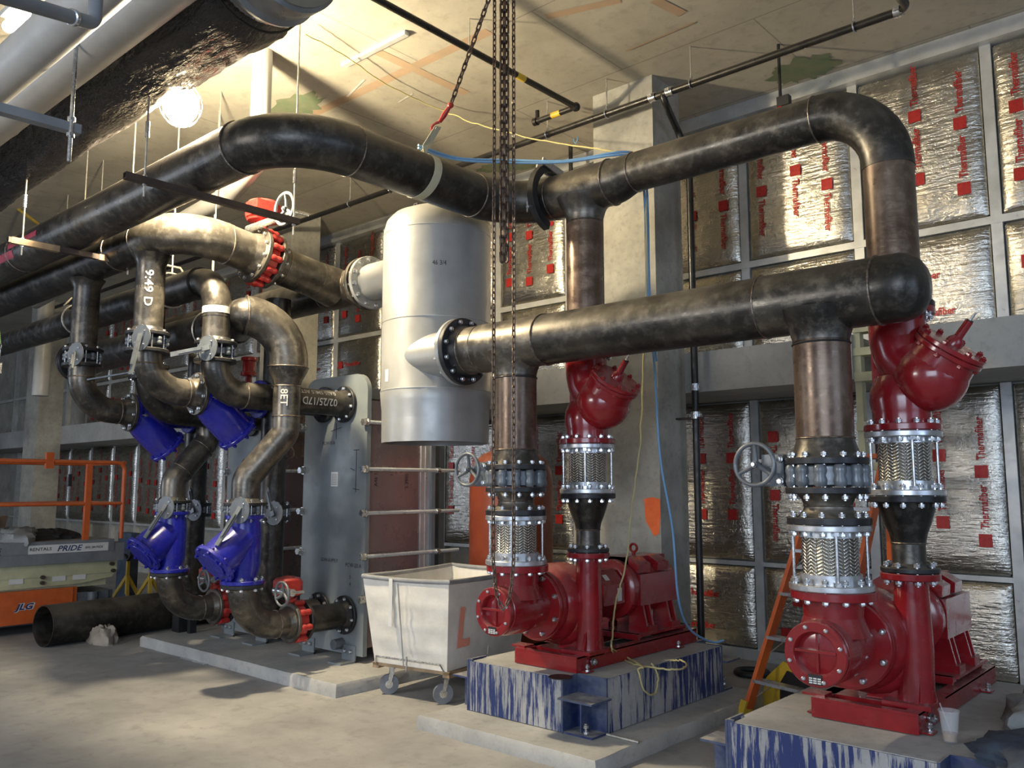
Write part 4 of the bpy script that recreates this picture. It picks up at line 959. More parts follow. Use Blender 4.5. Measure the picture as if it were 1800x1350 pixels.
# upper blue strainers after the drops
def upper_branch(x, y, zc, lv, w1, w2, w3):
    lever_valve((x, y, 2.725), w1, lv, (.8, -.6, 0))
    t = thing('pipe_run', w2, 'pipe', (x, y, 2.3)); fl(t, (x, y, 2.665), -PZ, .165, .028)
    pipe(t, route([(x, y, 2.65), (x, y, zc), (x, y+.40, zc)], .29), R8, 'black', 'elbow'); bd(t, (x, y, 2.55), PZ, R8); bd(t, (x, y+.33, zc), PY, R8)
    fl(t, (x, y+.42, zc), PY, .175, .030, nb=8, L=.09, neck=.06, rp=R8, mat='black')
    t = thing('blue_strainer', w3, 'strainer', (x, y+.6, zc-.4), 'blue strainers hanging under the drops')
    o = part('inlet_flange', MB().disc((x, y+.455, zc), PY, .165, .03), 'blue', t)
    m = MB(); m.lathe([(.12, y+.47), (.125, y+.6), (.125, y+.9), (.12, y+1.0)], (x, 0, zc), PY, 32)
    n_ = V((0, .74, -.67)).normalized(); B = V((x, y+.50, zc-.02)); m.tube([B, B+n_*.15, B+n_*.40], [.135, .155, .155], 32); m.extr([(0, 0), (.3, 0), (.30, -.22), (.05, -.2)], (x-.008, y+.5, zc), PY, PZ, PX*.016); part('valve_body', m, 'blue', t)
    c = B+n_*.40; o = part('cover_flange', MB().disc(c, n_, .180, .030), 'blue', t); bolts(o, c+n_*.02, n_, .158, 8, .034, .010, mat='blue')
    o = part('outlet_flange', MB().disc((x, y+.99, zc), PY, .165, .03), 'blue', t)
    t = thing('pipe_run', 'hidden short black pipe behind the %s' % ('right hanging blue strainer' if x > -7 else 'left hanging blue strainer'), 'pipe', (x, y+1.1, zc-.1))
    pipe(t, [(x, y+1.03, zc), (x, 4.68, zc)], R8, 'black2'); fl(t, (x, 4.705, zc), PY, .165, .028)
upper_branch(-6.53, H2Y, 2.35, (.05, -.2, -.97), 'round grey valve operator below the stencilled riser', 'black elbow curving right below the stencilled riser', 'hanging blue strainer in the middle, right of two')
upper_branch(-7.75, H2Y, 2.27, (.4, -.2, -.5), 'grey notched valve plate under the leftmost dark riser', 'leftmost black elbow curving right below the dark riser', 'hanging blue strainer farther left, left of two')
# stack behind the stencilled riser
t = thing('pipe_run', 'dark elbow pipe just behind the stencilled riser elbow', 'pipe', (-7.35, 3.42, 2.3))
pipe(t, [(-7.35, RY, RZ), (-7.35, RY, 2.75)], R8, 'black2'); fl(t, (-7.35, RY, 2.66), -PZ, .165, .03, nb=8, L=.12); fl(t, (-7.35, RY, 2.56), -PZ, .165, .03)
pipe(t, route([(-7.35, RY, 2.75), (-7.35, RY, 2.25), (-7.35, 4.68, 2.25)], .305), R8, 'black2', 'elbow')
m = MB(); m.bar((-7.45, RY-.1, 2.60), (-7.65, RY-.40, 2.52), .03, .012); part('lever', m, 'greyv', t)
# vertical pipes to the left nozzles
for x, y, w_ in ((-6.52, 4.20, 'right of two, behind the nearer blue strainer'), (-7.90, 4.22, 'left of two, behind the farther blue strainer')):
    t = thing('pipe_run', 'dark vertical pipe, %s' % w_, 'pipe', (x, y, .4))
    pipe(t, route([(x, y, 3.25), (x, y, .49), (x, 4.68, .49)], .30), R8, 'blackp' if 0 else 'black2', 'riser'); fl(t, (x, y, 1.44), -PZ, .165, .03, nb=8, L=.12); fl(t, (x, y, 1.34), -PZ, .165, .03); fl(t, (x, 4.705, .49), PY, .165, .028, nb=8, L=.05)
    lever_valve((x, y, 1.375), 'grey lever valve on the dark vertical pipe, %s' % w_, (-.5, .1, .8), (.9, -.45, 0))
t = thing('steel_stand', 'dark box steel stand under the farther low black elbow', 'stand', (BX, 4.0, .0))
q = at(312, 1112, Z=.10); m = MB(); m.box((q.x-.12, q.y, .10), (q.x+.02, q.y+.10, .30)); part('stand_box', m, 'dark', t); m = MB(); m.box((q.x+.10, q.y+.05, .10), (q.x+.16, q.y+.12, .30)); part('stand_box', m, 'dark', t); m = MB(); m.box((q.x-.14, q.y-.01, .30), (q.x+.2, q.y+.16, .32)); part('stand_top', m, 'dark', t)
# small dark red fitting on the wall side
t = thing('grooved_coupling', 'small glossy dark red coupling seen between pipes by the big elbow', 'pipe fitting', at(438, 660, Y=5.6))
q = at(438, 645, Y=5.6); m = MB(); m.lathe([(.085, -.12), (.10, -.11), (.10, -.07), (.08, -.06), (.08, .06), (.10, .07), (.10, .11), (.085, .12)], q, PZ, 24); m.tube([q-PZ*.12, q-PZ*.35], .04, 14); part('coupling_body', m, 'red', t)
m = MB(); m.tube(route([q-PZ*.30, q-PZ*.45, (q.x, YU, q.z-.45)], .1), .05, 14); part('branch_pipe', m, 'red', t)
# ------------------------------------------------------------------ canvas cart
def rotz(a): return Matrix.Rotation(a, 3, 'Z')
CR = rotz(radians(9)); CO = V((-5.07, 4.95, 0))
def cart():
    t = thing('canvas_cart', 'white canvas laundry cart with orange letters on caster wheels beside the middle pump', 'cart', CO)
    def W(x, y, z): return CO+CR@V((x, y, z))
    wx0, wy0, wx1, wy1 = .35, .50, .42, .58   # half sizes bottom, top
    n = 14; rr = random.Random(5)
    m = MB(); corners0 = [(-wx0, -wy0), (wx0, -wy0), (wx0, wy0), (-wx0, wy0)]; corners1 = [(-wx1, -wy1), (wx1, -wy1), (wx1, wy1), (-wx1, wy1)]
    for s_ in range(4):
        a0, b0 = corners0[s_], corners0[(s_+1) % 4]; a1, b1 = corners1[s_], corners1[(s_+1) % 4]; vs = []; nz = 12
        nrm = V((b0[1]-a0[1], -(b0[0]-a0[0]), 0)).normalized()
        for j in range(nz+1):
            v = j/nz
            for i in range(n+1):
                u = i/n; x = (a0[0]+(b0[0]-a0[0])*u)*(1-v)+(a1[0]+(b1[0]-a1[0])*u)*v; y = (a0[1]+(b0[1]-a0[1])*u)*(1-v)+(a1[1]+(b1[1]-a1[1])*u)*v
                d = .03*sin(pi*u)*sin(pi*v)*(1-abs(u-.5)*.6)+(.006*sin(v*26+u*3) if 0 < i < n else 0)
                sag = .010*sin(pi*u)*v**3
                q = V((x, y, .25+.66*v-sag))+nrm*d; vs.append(CO+CR@q)
        m.add(vs, [(j*(n+1)+i, j*(n+1)+i+1, (j+1)*(n+1)+i+1, (j+1)*(n+1)+i) for j in range(nz) for i in range(n)])
        m.add([q-CR@nrm*.006 for q in vs], [((j+1)*(n+1)+i, (j+1)*(n+1)+i+1, j*(n+1)+i+1, j*(n+1)+i) for j in range(nz) for i in range(n)])
    m.add([W(*c, .26) for c in corners0], [(0, 1, 2, 3)]); part('canvas_bag', m, 'canvas', t, 50)
    rim = []
    for s_ in range(4):
        a, b = corners1[s_], corners1[(s_+1) % 4]
        for i in range(8): u = i/8; rim.append(W(a[0]+(b[0]-a[0])*u, a[1]+(b[1]-a[1])*u, .905-.010*sin(pi*u)))
    rim.append(rim[0]); m = MB(); m.tube(rim, .018, 10, False); part('rim_binding', m, 'canvasrim', t)
    m = MB()
    for x in (-.34, .34): m.box((x-.03, -.50, .205), (x+.03, .50, .245), CR, CO)
    for y in (-.46, 0, .46): m.box((-.37, y-.04, .225), (.37, y+.04, .25), CR, CO)
    part('plywood_base', m, 'wood', t)
    m = MB(); m.tube([W(-.33, -.51, .25), W(-.31, -.53, .30), W(.31, -.53, .30), W(.33, -.51, .25)], .008, 8); m.tube([W(0, -.54, .22), W(0, -.54, .33)], .007, 8); part('wire_frame', m, 'zinc', t)
    m = MB(); m.extr([(-.13, .55), (-.095, .55), (-.095, .905), (-.13, .905)], W(0, -.605, 0), CR@PX, PZ, CR@(PY*.004)); part('hanging_strap', m, 'paper', t)
    m = MB(); m.extr([(.012, .27), (.022, .27), (.024, .88), (.010, .88)], W(0, -.560, 0), CR@PX, V((0, -.075, .66)).normalized()*1.005, CR@(PY*.003)); part('seam', m, 'canvasrim', t)
    # sprayed letters on the right side (facing +X)
    sl = V((.07, 0, .66)).normalized()
    def letter(poly, y0, name):
        m = MB(); o = W(.352, y0, .25)+CR@V((.018, 0, 0)); m.add([o+(CR@PY)*p[0]+(CR@sl)*p[1] for p in poly], [tuple(range(len(poly)))]); part(name, m, 'spray2', t)
    letter([(0, .16), (.16, .16), (.16, .22), (.06, .22), (.06, .46), (0, .46)], -.43, 'sprayed_letter')
    letter([(0, .16), (.05, .16), (.09, .46), (.17, .46), (.12, .50), (.05, .50)], -.06, 'sprayed_letter')
    m = MB(); m.tube([W(.405, .0, .80), W(.37, .0, .30)], .004, 6); part('side_seam', m, 'canvas', t)
    for x, y, a in ((-.27, -.42, -.62), (.27, -.44, -.5), (.27, .44, .2), (-.27, .44, -.3)):
        c = W(x, y, .076); ax = rotz(a)@PX
        m = MB(); m.tube([c-ax*.014, c+ax*.014], .075, 28); w_ = part('caster_wheel', m, 'rubber', t)
        m = MB(); m.tube([c-ax*.017, c+ax*.017], .030, 20); m.tube([c-ax*.024, c+ax*.024], .010, 10); part('wheel_hub', m, 'zinc', w_)
        d = rotz(a)@PY; m = MB()
        for s_ in (-1, 1): m.extr([(-.012, 0), (.012, 0), (.045, .12), (.005, .12)], c+ax*s_*.020, d, PZ, ax*.003)
        m.tube([c+d*.025+PZ*.12, c+d*.025+PZ*.142], .03, 14); part('caster_fork', m, 'zinc', t)
    return t
cart()

# ------------------------------------------------------------------ orange expansion tank behind the middle pump
t = thing('expansion_tank', 'rust-orange upright expansion tank behind the middle pump', 'tank', (-5.30, 6.05, 0))
m = MB(); r = .385; m.lathe([(.30, .12), (.36, .2), (r, .3), (r, 1.66), (.375, 1.74), (.34, 1.83), (.26, 1.90), (.14, 1.94), (.001, 1.95)], (-5.30, 5.95, 0), PZ, 48); part('tank_body', m, 'otank', t)
m = MB(); m.lathe([(.30, 0), (.30, .16)], (-5.30, 5.95, 0), PZ, 32); part('base_ring', m, 'otank', t)

# ------------------------------------------------------------------ scissor lift
LX = -10.25; Y0, Y1 = 2.2, 4.62
t = thing('scissor_lift', 'orange and cream scissor lift with a grey platform and orange guard rails at left', 'scissor lift', (LX-.6, 3.4, 0))
m = MB(); m.box((LX-1.1, Y0, .12), (LX, Y1-.55, .47)); m.extr([(Y1-.55, .14), (Y1-.50, .14), (Y1-.50, .47), (Y1-.55, .47)], (LX-.02, 0, 0), PY, PZ, -PX*.8); part('chassis_cover', m, 'orange', t)
m = MB(); m.box((LX-1.05, Y0, .10), (LX-.06, Y1-.08, .40)); m.tube([(LX-.04, Y1-.32, .40), (LX-.04, Y1-.32, .16)], .06, 14); m.box((LX-.07, Y1-.50, .14), (LX-.03, Y1-.14, .40)); part('chassis', m, 'greyv', t)
for yy in (Y0+.3, Y1-.75):
    m = MB(); m.tube([(LX-.02, yy, .16), (LX-.14, yy, .16)], .16, 28); part('wheel', m, 'dark', t)
m = MB(); m.box((LX-.95, Y0, .60), (LX-.05, Y1-.05, .735)); part('scissor_arm', m, 'cream', t)
m = MB(); m.extr([(Y0, .47), (Y1-.45, .50), (Y1-.10, .55), (Y1-.06, .60), (Y1-.06, .66), (Y0, .60)], (LX-.06, 0, 0), PY, PZ, -PX*.06); part('scissor_arm', m, 'cream', t)
m = MB(); m.box((LX-.9, Y0, .46), (LX-.10, Y1-.15, .62)); part('scissor_arm', m, 'cream', t)
for yy, zz_ in ((3.75, .60), (3.75, .54), (Y1-.12, .70), (Y1-.10, .62)):
    m = MB(); m.tube([(LX-.05, yy, zz_), (LX-.015, yy, zz_)], .022, 14); part('pivot_pin', m, 'strut', t)
for yy in (3.42, 3.86, 4.08):
    m = MB(); m.box((LX-.058, yy, .545), (LX-.052, yy+.14, .60)); q = part('warning_label', m, 'paper', t)
m = MB(); m.box((LX-1.1, Y0, .74), (LX-.0, Y1, .945)); m.box((LX-1.1, Y0, .86), (LX+.008, Y1-.12, .99)); part('platform', m, 'greyp', t)
m = MB(); ss = LX+.0095; m.box((LX+.008, 3.57, .86), (ss, 4.43, .955)); st = part('rental_sticker', m, 'paper', t)
m = MB(); e = V((ss+.0005, 0, 0))
for s_, y_, h, wd in (('RENTALS', 3.585, .034, 1.15), ('(800) 584-PRIDE', 4.17, .024, .85)):
    tm, L = text_mb(s_, h, (ss, y_, .895), PY, PZ, .001, .012, wd); m.add(tm.v, tm.f)
part('sticker_lettering', m, 'ink', st)
tm, L = text_mb('PRIDE', .060, (ss, 3.87, .880), PY, PZ, .001, .02, 1.15, shear=.3); part('sticker_lettering', tm, 'navy', st)
tm, L = text_mb('30ES', .045, (ss, 3.16, .895), PY, PZ, .001, .02, 1.1, shear=.3); part('model_lettering', tm, 'ink', t)
tm, L = text_mb('jlg.com', .020, (ss, 3.20, .862), PY, PZ, .001, .01, 1.2, shear=.2); part('model_lettering', tm, 'ink', t)
tm, L = text_mb('JLG', .062, (LX, 3.47, .275), PY, PZ, .001, .09, 1.25, shear=.3); part('maker_lettering', tm, 'paper', t)
tm, L = text_mb('JLG', .062, (LX+.001, 3.47, .275), PY, PZ, .001, .035, 1.25, shear=.3); part('maker_lettering', tm, 'navy', t)
for z, nm in ((1.88, 'top_rail'), (1.40, 'mid_rail')):
    m = MB()
    pts = [(LX-.03, Y0, z), (LX-.03, Y1-.03, z), (LX-.03, Y1-.03, .99)] if z > 1.5 else [(LX-.03, Y0, z), (LX-.03, Y1-.03, z)]
    m.tube(route(pts, .09) if z > 1.5 else pts, .024 if z > 1.5 else .020, 12); part(nm, m, 'orange', t)
for yy in (4.18,):
    m = MB(); m.box((LX-.055, yy-.03, .98), (LX-.005, yy+.03, 1.86)); part('rail_post', m, 'orange', t)
m = MB(); m.tube([(LX-1.07, Y0, 1.88), (LX-1.07, Y1-.03, 1.88), (LX-.03, Y1-.03, 1.88)], .02, 10); m.tube([(LX-1.07, Y1-.03, 1.88), (LX-1.07, Y1-.03, .99)], .02, 10); m.tube([(LX-1.07, Y0, 1.40), (LX-1.07, Y1-.03, 1.40), (LX-.03, Y1-.03, 1.40)], .018, 10); part('far_rail', m, 'orange', t)
m = MB(); m.box((LX-.05, 3.70, 1.80), (LX-.0, 3.78, 1.98)); part('rail_latch', m, 'orange', t)
m = MB(); m.box((LX-.04, 3.955, 1.60), (LX-.01, 3.99, 1.74)); part('latch_handle', m, 'dark', t)
def crumple(name, c, sx, sy, sz, mat, label, cat, seed, n=22):
    rr = random.Random(seed); ph = [rr.uniform(0, 6) for _ in range(9)]
    m = MB(); vs = []; c = V(c); k = n//2+1
    for i in range(k):
        a = pi/2*i/(k-1)
        for j in range(n):
            b = 2*pi*j/n; d = 1+.22*sin(3*b+ph[0])+.13*sin(5*b+ph[1]+3*a)+.10*sin(9*b+ph[2]-5*a)+.06*rr.uniform(-1, 1)
            r = cos(a)**.6*d; z = max(0, sin(a)*(1+.25*sin(4*b+ph[3])*cos(a)+.12*rr.uniform(-1, 1)))
            if i == 0: z = 0
            vs.append(c+V((r*cos(b)*sx, r*sin(b)*sy, z*sz)))
    m.add(vs, [(i*n+j, i*n+(j+1) % n, (i+1)*n+(j+1) % n, (i+1)*n+j) for i in range(k-1) for j in range(n)]+[tuple(range(n))[::-1], tuple((k-1)*n+j for j in range(n))])
    return solo(name, m, mat, label, cat, ang=50)
crumple('dust_sheet', (LX-.5, 3.55, .95), .40, .35, .18, 'gtarp', 'grey crumpled sheet heaped on the scissor lift platform', 'sheet', 4)
crumple('black_tarp', (LX-.5, 3.98, .95), .28, .26, .15, 'dark', 'black sagging tarp on the scissor lift platform', 'tarp', 5)
m = MB()
for k in range(3): m.extr([(0, 0), (.28, 0), (.28, .20+.04*k), (.02, .24)], (LX-.55, 2.92+.16*k, .99), rotz(.5*k+.9)@PX, V((0, .2, 1)), rotz(.5*k+.9)@(PY*.18))
solo('cardboard_box', m, 'card', 'brown open cardboard boxes piled on the left end of the lift platform', 'box')

# black pipe and rag on the floor
m = MB(); a = V((-9.37, 3.45, .206)); b = V((-9.70, 6.2, .206)); m.tube([a, b], .205, 40, False); m.tube([b, a], .195, 40, False); d = (b-a).normalized(); m.ring(a, d, .195, .205, .002, 40); m.ring(b, d, .195, .205, .002, 40)
solo('loose_pipe', m, 'black2', 'open-ended black steel pipe lying on the floor in front of the lift', 'pipe')
crumple('cloth_rag', V((-9.13, 3.96, 0)), .17, .13, .17, 'rag', 'tan crumpled rag on the floor against the loose black pipe', 'rag', 9)
# yellow pipe stand
for q, w_ in ((at(222, 1050, Y=5.2), 'left of two behind the loose pipe'), (at(262, 1052, Y=5.35), 'right of two behind the loose pipe')):
    t = thing('pipe_stand', 'yellow tripod pipe stand, ' + w_, 'stand', (q.x, q.y, 0), 'yellow tripod pipe stands'); top = V((q.x, q.y, .62))
    m = MB(); m.tube([top-PZ*.42, top], .024, 10); part('post', m, 'yellow', t)
    m = MB(); m.extr([(-.09, .07), (0, 0), (.09, .07), (.09, .09), (0, .03), (-.09, .09)], top-PY*.02, PX, PZ, PY*.04); part('cradle', m, 'dark', t)
    for k in range(3):
        a = radians(100+120*k); m = MB(); m.bar(top-PZ*.18, (q.x+cos(a)*.26, q.y+sin(a)*.26, .02), .035, .035, (0, .1, 1)); part('leg', m, 'yellow', t)
m = MB(); q = at(235, 985, Y=5.6); m.box((q.x-.3, 5.5, .0), (q.x+.1, 5.62, .95)); m.add([], []); solo('leaning_sheet', m, 'denim', 'dark blue-grey sheet standing behind the scissor lift end', 'sheet')

# ------------------------------------------------------------------ step ladder and yellow machine between the bases
t = thing('step_ladder', 'orange fibreglass step ladder with a grey-treaded front, behind the right pump', 'ladder', (-2.6, 5.8, 0))
fL, fR = at(1322, 1252, Z=.02), None
base = V((-2.90, 5.72, 0)); up = V((.42, .36, 1.80)); sd = V((.56, -.14, 0)); dr = V((.66, -.17, 0))
for off, nm in ((V((0, 0, 0)), 'front_rail'), (dr*.95, 'front_rail')):
    inw = (dr*.13 if off.length < .1 else -dr*.13)
    m = MB(); m.bar(base+off, base+off+up+inw, .075, .03, (1, -.2, 0)); o = part(nm, m, 'orange', t)
for off in (V((0, 0, 0)), dr*.95):
    inw = (dr*.13 if off.length < .1 else -dr*.13)
    m = MB(); m.bar(base+off+V((.14, .95, 0)), base+off+up+inw+V((0, .05, 0)), .06, .03, (1, -.2, 0)); part('rear_rail', m, 'orange', t)
for k in range(5):
    u = (.25+.3*k)/1.8; a = base+up*u+dr*.13*u; b = base+dr*.95+up*u-dr*.13*u
    m = MB(); m.bar(a, b, .085, .022); part('step', m, 'silver', t)
    m = MB(); m.bar(a+PZ*-.11, a+(b-a)*.22-PZ*.01, .02, .003); part('step_brace', m, 'silver', t)
m = MB(); m.bar(base+V((-.01, -.01, 0)), base+up*.06+V((-.01, -.01, 0)), .09, .05, (1, -.2, 0)); part('rubber_boot', m, 'yellow', t)
m = MB(); m.bar(base+up+dr*.1, base+up+dr*.85, .26, .03); part('top_cap', m, 'orange', t)
t = thing('yellow_machine', 'low yellow machine housing on the floor between the two pump bases', 'machine', (-2.6, 6.5, 0))
c = at(1385, 1225, Z=.15); m = MB(); m.extr([(-.42, 0), (.45, 0), (.45, .26), (.30, .36), (-.05, .38), (-.30, .22)], c-PZ*.15, V((.8, -.6, 0)).normalized(), PZ, V((.6, .8, 0))*.26); part('housing', m, 'yellow', t)
m = MB(); m.extr([(-.1, .0), (.40, .0), (.40, .20), (.24, .29), (.02, .30), (-.08, .2)], c-PZ*.12-V((.6, .8, 0))*.012, V((.8, -.6, 0)).normalized(), PZ, V((.6, .8, 0))*.02); part('recess', m, 'dark', t)
q = at(1322, 1182, Z=.025); m = MB(); m.tube([q+V((cos(k*pi/12)*.13, sin(k*pi/12)*.13, 0)) for k in range(25)], .025, 10, False); solo('rubber_ring', m, 'dark', 'black rubber ring lying behind the step ladder foot', 'ring')

# cup and cloth on the right base
q = at(1671, 1304, Z=.425)
t = thing('plastic_cup', 'clear plastic cup with a straw and a little coffee on the right base', 'cup', q)
m = MB(); m.lathe([(.001, 0), (.030, .001), (.044, .135), (.048, .137), (.047, .142), (.043, .140), (.029, .006), (.001, .005)], q, PZ, 32, False); part('cup_body', m, 'clear', t)
m = MB(); m.lathe([(.028, .008), (.0325, .04)], q, PZ, 28); part('coffee', m, 'liquid', t)
m = MB(); m.tube([q+V((.015, 0, .01)), q+V((-.035, -.01, .17))], .0035, 8); part('straw', m, 'clear', t)
crumple('dusty_sheet', (-.88, 5.05, .42), .26, .34, .15, 'gtarp', 'pale dusty crumpled sheet at the right edge beside the cup', 'sheet', 21)
crumple('denim_cloth', (-.86, 4.35, .42), .24, .30, .10, 'denim', 'dark blue crumpled cloth at the bottom right corner', 'cloth', 22)

# ------------------------------------------------------------------ chains
def chain(pts, link, wire, mat='rust', flip=0):
    pts = [V(p) for p in pts]; L = [0]
    for a, b in zip(pts, pts[1:]): L.append(L[-1]+(b-a).length)
    m = MB(); n = int(L[-1]/link); i = 0
    for k in range(n):
        s_ = (k+.5)*link
        while i < len(L)-2 and L[i+1] < s_: i += 1
        f_ = (s_-L[i])/(L[i+1]-L[i]); p = pts[i].lerp(pts[i+1], f_); d = (pts[i+1]-pts[i]).normalized(); u, v, a = frame(d)
        w_ = u if (k+flip) % 2 else v
        hl, hw = link*.5+wire*.9, wire*2.0; path = []
        for j in range(10):
            q = 2*pi*j/10; path.append(p+d*((hl-hw)*(1 if cos(q) > 0 else -1)+cos(q)*hw)+w_*sin(q)*hw)
        path.append(path[0]); m.tube(path, wire, 5, False)
    return m
def P4(x, y, D=4.95): return at(x, y, D=D)
cp = at(885, 500, D=4.95)
def col(dx, z0, z1): return [(cp.x+RT.x*dx, cp.y+RT.y*dx, z1), (cp.x+RT.x*dx, cp.y+RT.y*dx, z0)]
s_ = 4.95/1500
dl = [(-17, 1.15), (18, 1.15)]
zb = at(886, 1062, D=4.95).z
pth = [V(col(-17*s_, 0, ZC)[0])]+[V((cp.x+RT.x*(-17+((1-v)*0))*s_, cp.y+RT.y*-17*s_, 1.2)) for v in (0,)]
pth += [V((cp.x+RT.x*dx*s_, cp.y+RT.y*dx*s_, z)) for dx, z in ((-13, 1.05), (-9, .98), (-3, zb+.02), (1, zb), (5, zb+.02), (10, .98), (14, 1.05), (18, 1.2))]
pth.append(V(col(18*s_, 0, ZC)[0]))
solo('hand_chain', chain(pth, .036, .0046), 'rust', 'thin rusty chain loop hanging down in front of the middle pump', 'chain')
z1 = at(885, 462, D=4.95).z
solo('hoist_chain', chain([V(col(-3*s_, 0, ZC)[0]), V(col(-3*s_, z1, 0)[1])], .050, .0072), 'rust', 'heavy rusty hoist chain, left strand of the hanging pair', 'chain', 'heavy hoist chain strands')
solo('hoist_chain', chain([V(col(5*s_, 0, ZC)[0]), V(col(5*s_, z1-.01, 0)[1])], .050, .0072, flip=1), 'rust', 'heavy rusty hoist chain, right strand of the hanging pair', 'chain', 'heavy hoist chain strands')
# sloped chain, hook and sling round the header
hk = at(792, 185, Y=3.80); tp = at(862, -10, Y=3.75); tp = hk+(tp-hk)*((ZC-hk.z)/(tp.z-hk.z))
solo('sloped_chain', chain([tp, hk], .044, .0062), 'rust', 'rusty chain sloping up from the red hook to the ceiling', 'chain')
t = thing('lifting_hook', 'red lifting hook joining the sloped chain to the cream sling', 'hook', hk)
e1 = at(768, 222, Y=3.77); m = MB(); m.tube([hk, hk.lerp(e1, .45), hk.lerp(e1, .8)], [.012, .020, .012], 10)
u = (e1-hk).normalized(); sdv = RT; cpt = e1; m.tube([cpt+(u*cos(a)+sdv*sin(a))*.032 for a in [radians(180+20*k) for k in range(13)]], .009, 8); part('hook_body', m, 'red2', t)
m = MB(); m.sphere(hk, .022, 12); part('shackle', m, 'red2', t)
SC = V((BXU, 3.72, UZ))
m = MB(); ring_ = []
for k in range(29):
    a = 2*pi*k/28; ring_.append(SC+V((cos(a)*(R12U+.004), .03*sin(a), sin(a)*(R12U+.004))))
def strap(m, path, wdir, wd, th=.004):
    path = [V(p) for p in path]; wdv = V(wdir)*wd/2
    for a, b in zip(path, path[1:]):
        n_ = (b-a).cross(wdv).normalized()*th
        m.add([a-wdv, b-wdv, b+wdv, a+wdv, a-wdv+n_, b-wdv+n_, b+wdv+n_, a+wdv+n_], [(0, 1, 2, 3), (7, 6, 5, 4), (0, 4, 5, 1), (2, 6, 7, 3), (1, 5, 6, 2), (3, 7, 4, 0)])
strap(m, ring_, PY, .065); topc = SC+PZ*(R12U+.01)
strap(m, [topc+V((.03, 0, -.005)), topc+V((.02, .0, .05)), e1-PZ*.0], (0, .7, .2), .05); strap(m, [topc+V((-.06, 0, -.01)), topc+V((-.0, .04, .05)), e1+V((.02, 0, -.01))], (.2, .7, .1), .05)
solo('web_sling', m, 'sling', 'cream webbing sling choked round the big overhead header pipe', 'sling')

# ------------------------------------------------------------------ cords and hoses
def smooth(pts, k=6):
    pts = [V(p) for p in pts]; out = []
    for i in range(len(pts)-1):
        p0 = pts[max(0, i-1)]; p1 = pts[i]; p2 = pts[i+1]; p3 = pts[min(len(pts)-1, i+2)]
        for j in range(k):
            t_ = j/k; out.append(.5*((2*p1)+(p2-p0)*t_+(2*p0-5*p1+4*p2-p3)*t_*t_+(3*p1-p0-3*p2+p3)*t_**3))
    out.append(pts[-1]); return out
def wob(pts, a, seed):
    rr = random.Random(seed); return [p+V((rr.uniform(-a, a), rr.uniform(-a, a), rr.uniform(-a, a))) for p in pts]
bp = [at(735, 260, Y=3.75), at(800, 280, Y=4.1), at(890, 286, Y=4.35), at(990, 285, Y=4.5), at(1090, 272, Y=4.64), at(1122, 285, Y=4.82), at(1133, 345, Y=4.85), at(1138, 520, Y=5.3), at(1150, 640, Y=5.3), at(1160, 800, Y=5.3), at(1182, 930, Y=5.3), at(1192, 1050, Y=5.35), at(1212, 1105, Y=5.6), at(1250, 1128, Y=5.95), at(1272, 1128, Y=6.05)]
bp[-1].z = max(bp[-1].z, .44)
m = MB(); m.tube(smooth(bp), .0085, 10); m2 = [p+V((.018, .0, .012)) for p in bp]; solo('air_hose', m, 'blueh', 'light blue air hose draped over the header and down behind the middle pump', 'hose')
m = MB(); m.tube(smooth([bp[0]+PZ*.02]+[p+V((.012, .015, .012+.01*(i % 2))) for i, p in enumerate(bp[1:9])]), .008, 10); solo('air_hose', m, 'blueh', 'second blue hose lying along the first from the sling to the lower header', 'hose')
yc = [at(537, 60, Z=5.1), at(600, 95, Z=5.12), at(690, 155, Z=5.12), at(780, 195, Z=5.1), at(850, 222, Z=4.9), at(960, 248, Z=4.6), at(1050, 262, Y=4.70), at(1105, 268, Y=4.69), at(1150, 264, Y=4.68), at(1210, 276, Y=4.58)]
m = MB(); m.tube(wob(smooth(yc, 8), .006, 3), .006, 7); solo('extension_cord', m, 'yellowc', 'pale yellow cord strung across the ceiling and over the upper header', 'cord')
yc = [at(1135, 345, Y=4.87), at(1136, 520, Y=5.0), at(1131, 650, Y=5.05), at(1125, 780, Y=5.15), at(1110, 900, Y=5.15), at(1100, 990, Y=5.1), at(1082, 1060, Y=5.0), at(1077, 1110, Y=4.85), at(1075, 1140, Y=4.72)]
yc += [at(x, y, Z=.432) for x, y in ((1085, 1152), (1110, 1166), (1150, 1174), (1190, 1177), (1206, 1170), (1200, 1162), (1178, 1160))]
m = MB(); m.tube(wob(smooth(yc, 8), .004, 5), .006, 7); solo('extension_cord', m, 'yellowc', 'pale yellow cord hanging past the motor and coiled on the middle base', 'cord')
yc = [at(1075, 1140, Y=4.72)]+[at(x, y, Z=.445) for x, y in ((1095, 1152), (1130, 1172))]+[V((-3.16, 4.78, .425)), V((-3.13, 4.80, .30)), V((-3.13, 4.92, .26)), V((-3.14, 4.98, .36)), V((-3.17, 4.95, .44))]
m = MB(); m.tube(wob(smooth(yc, 8), .003, 6), .006, 7); solo('extension_cord', m, 'yellowc', 'pale yellow cord end drooping over the right face of the middle base', 'cord')

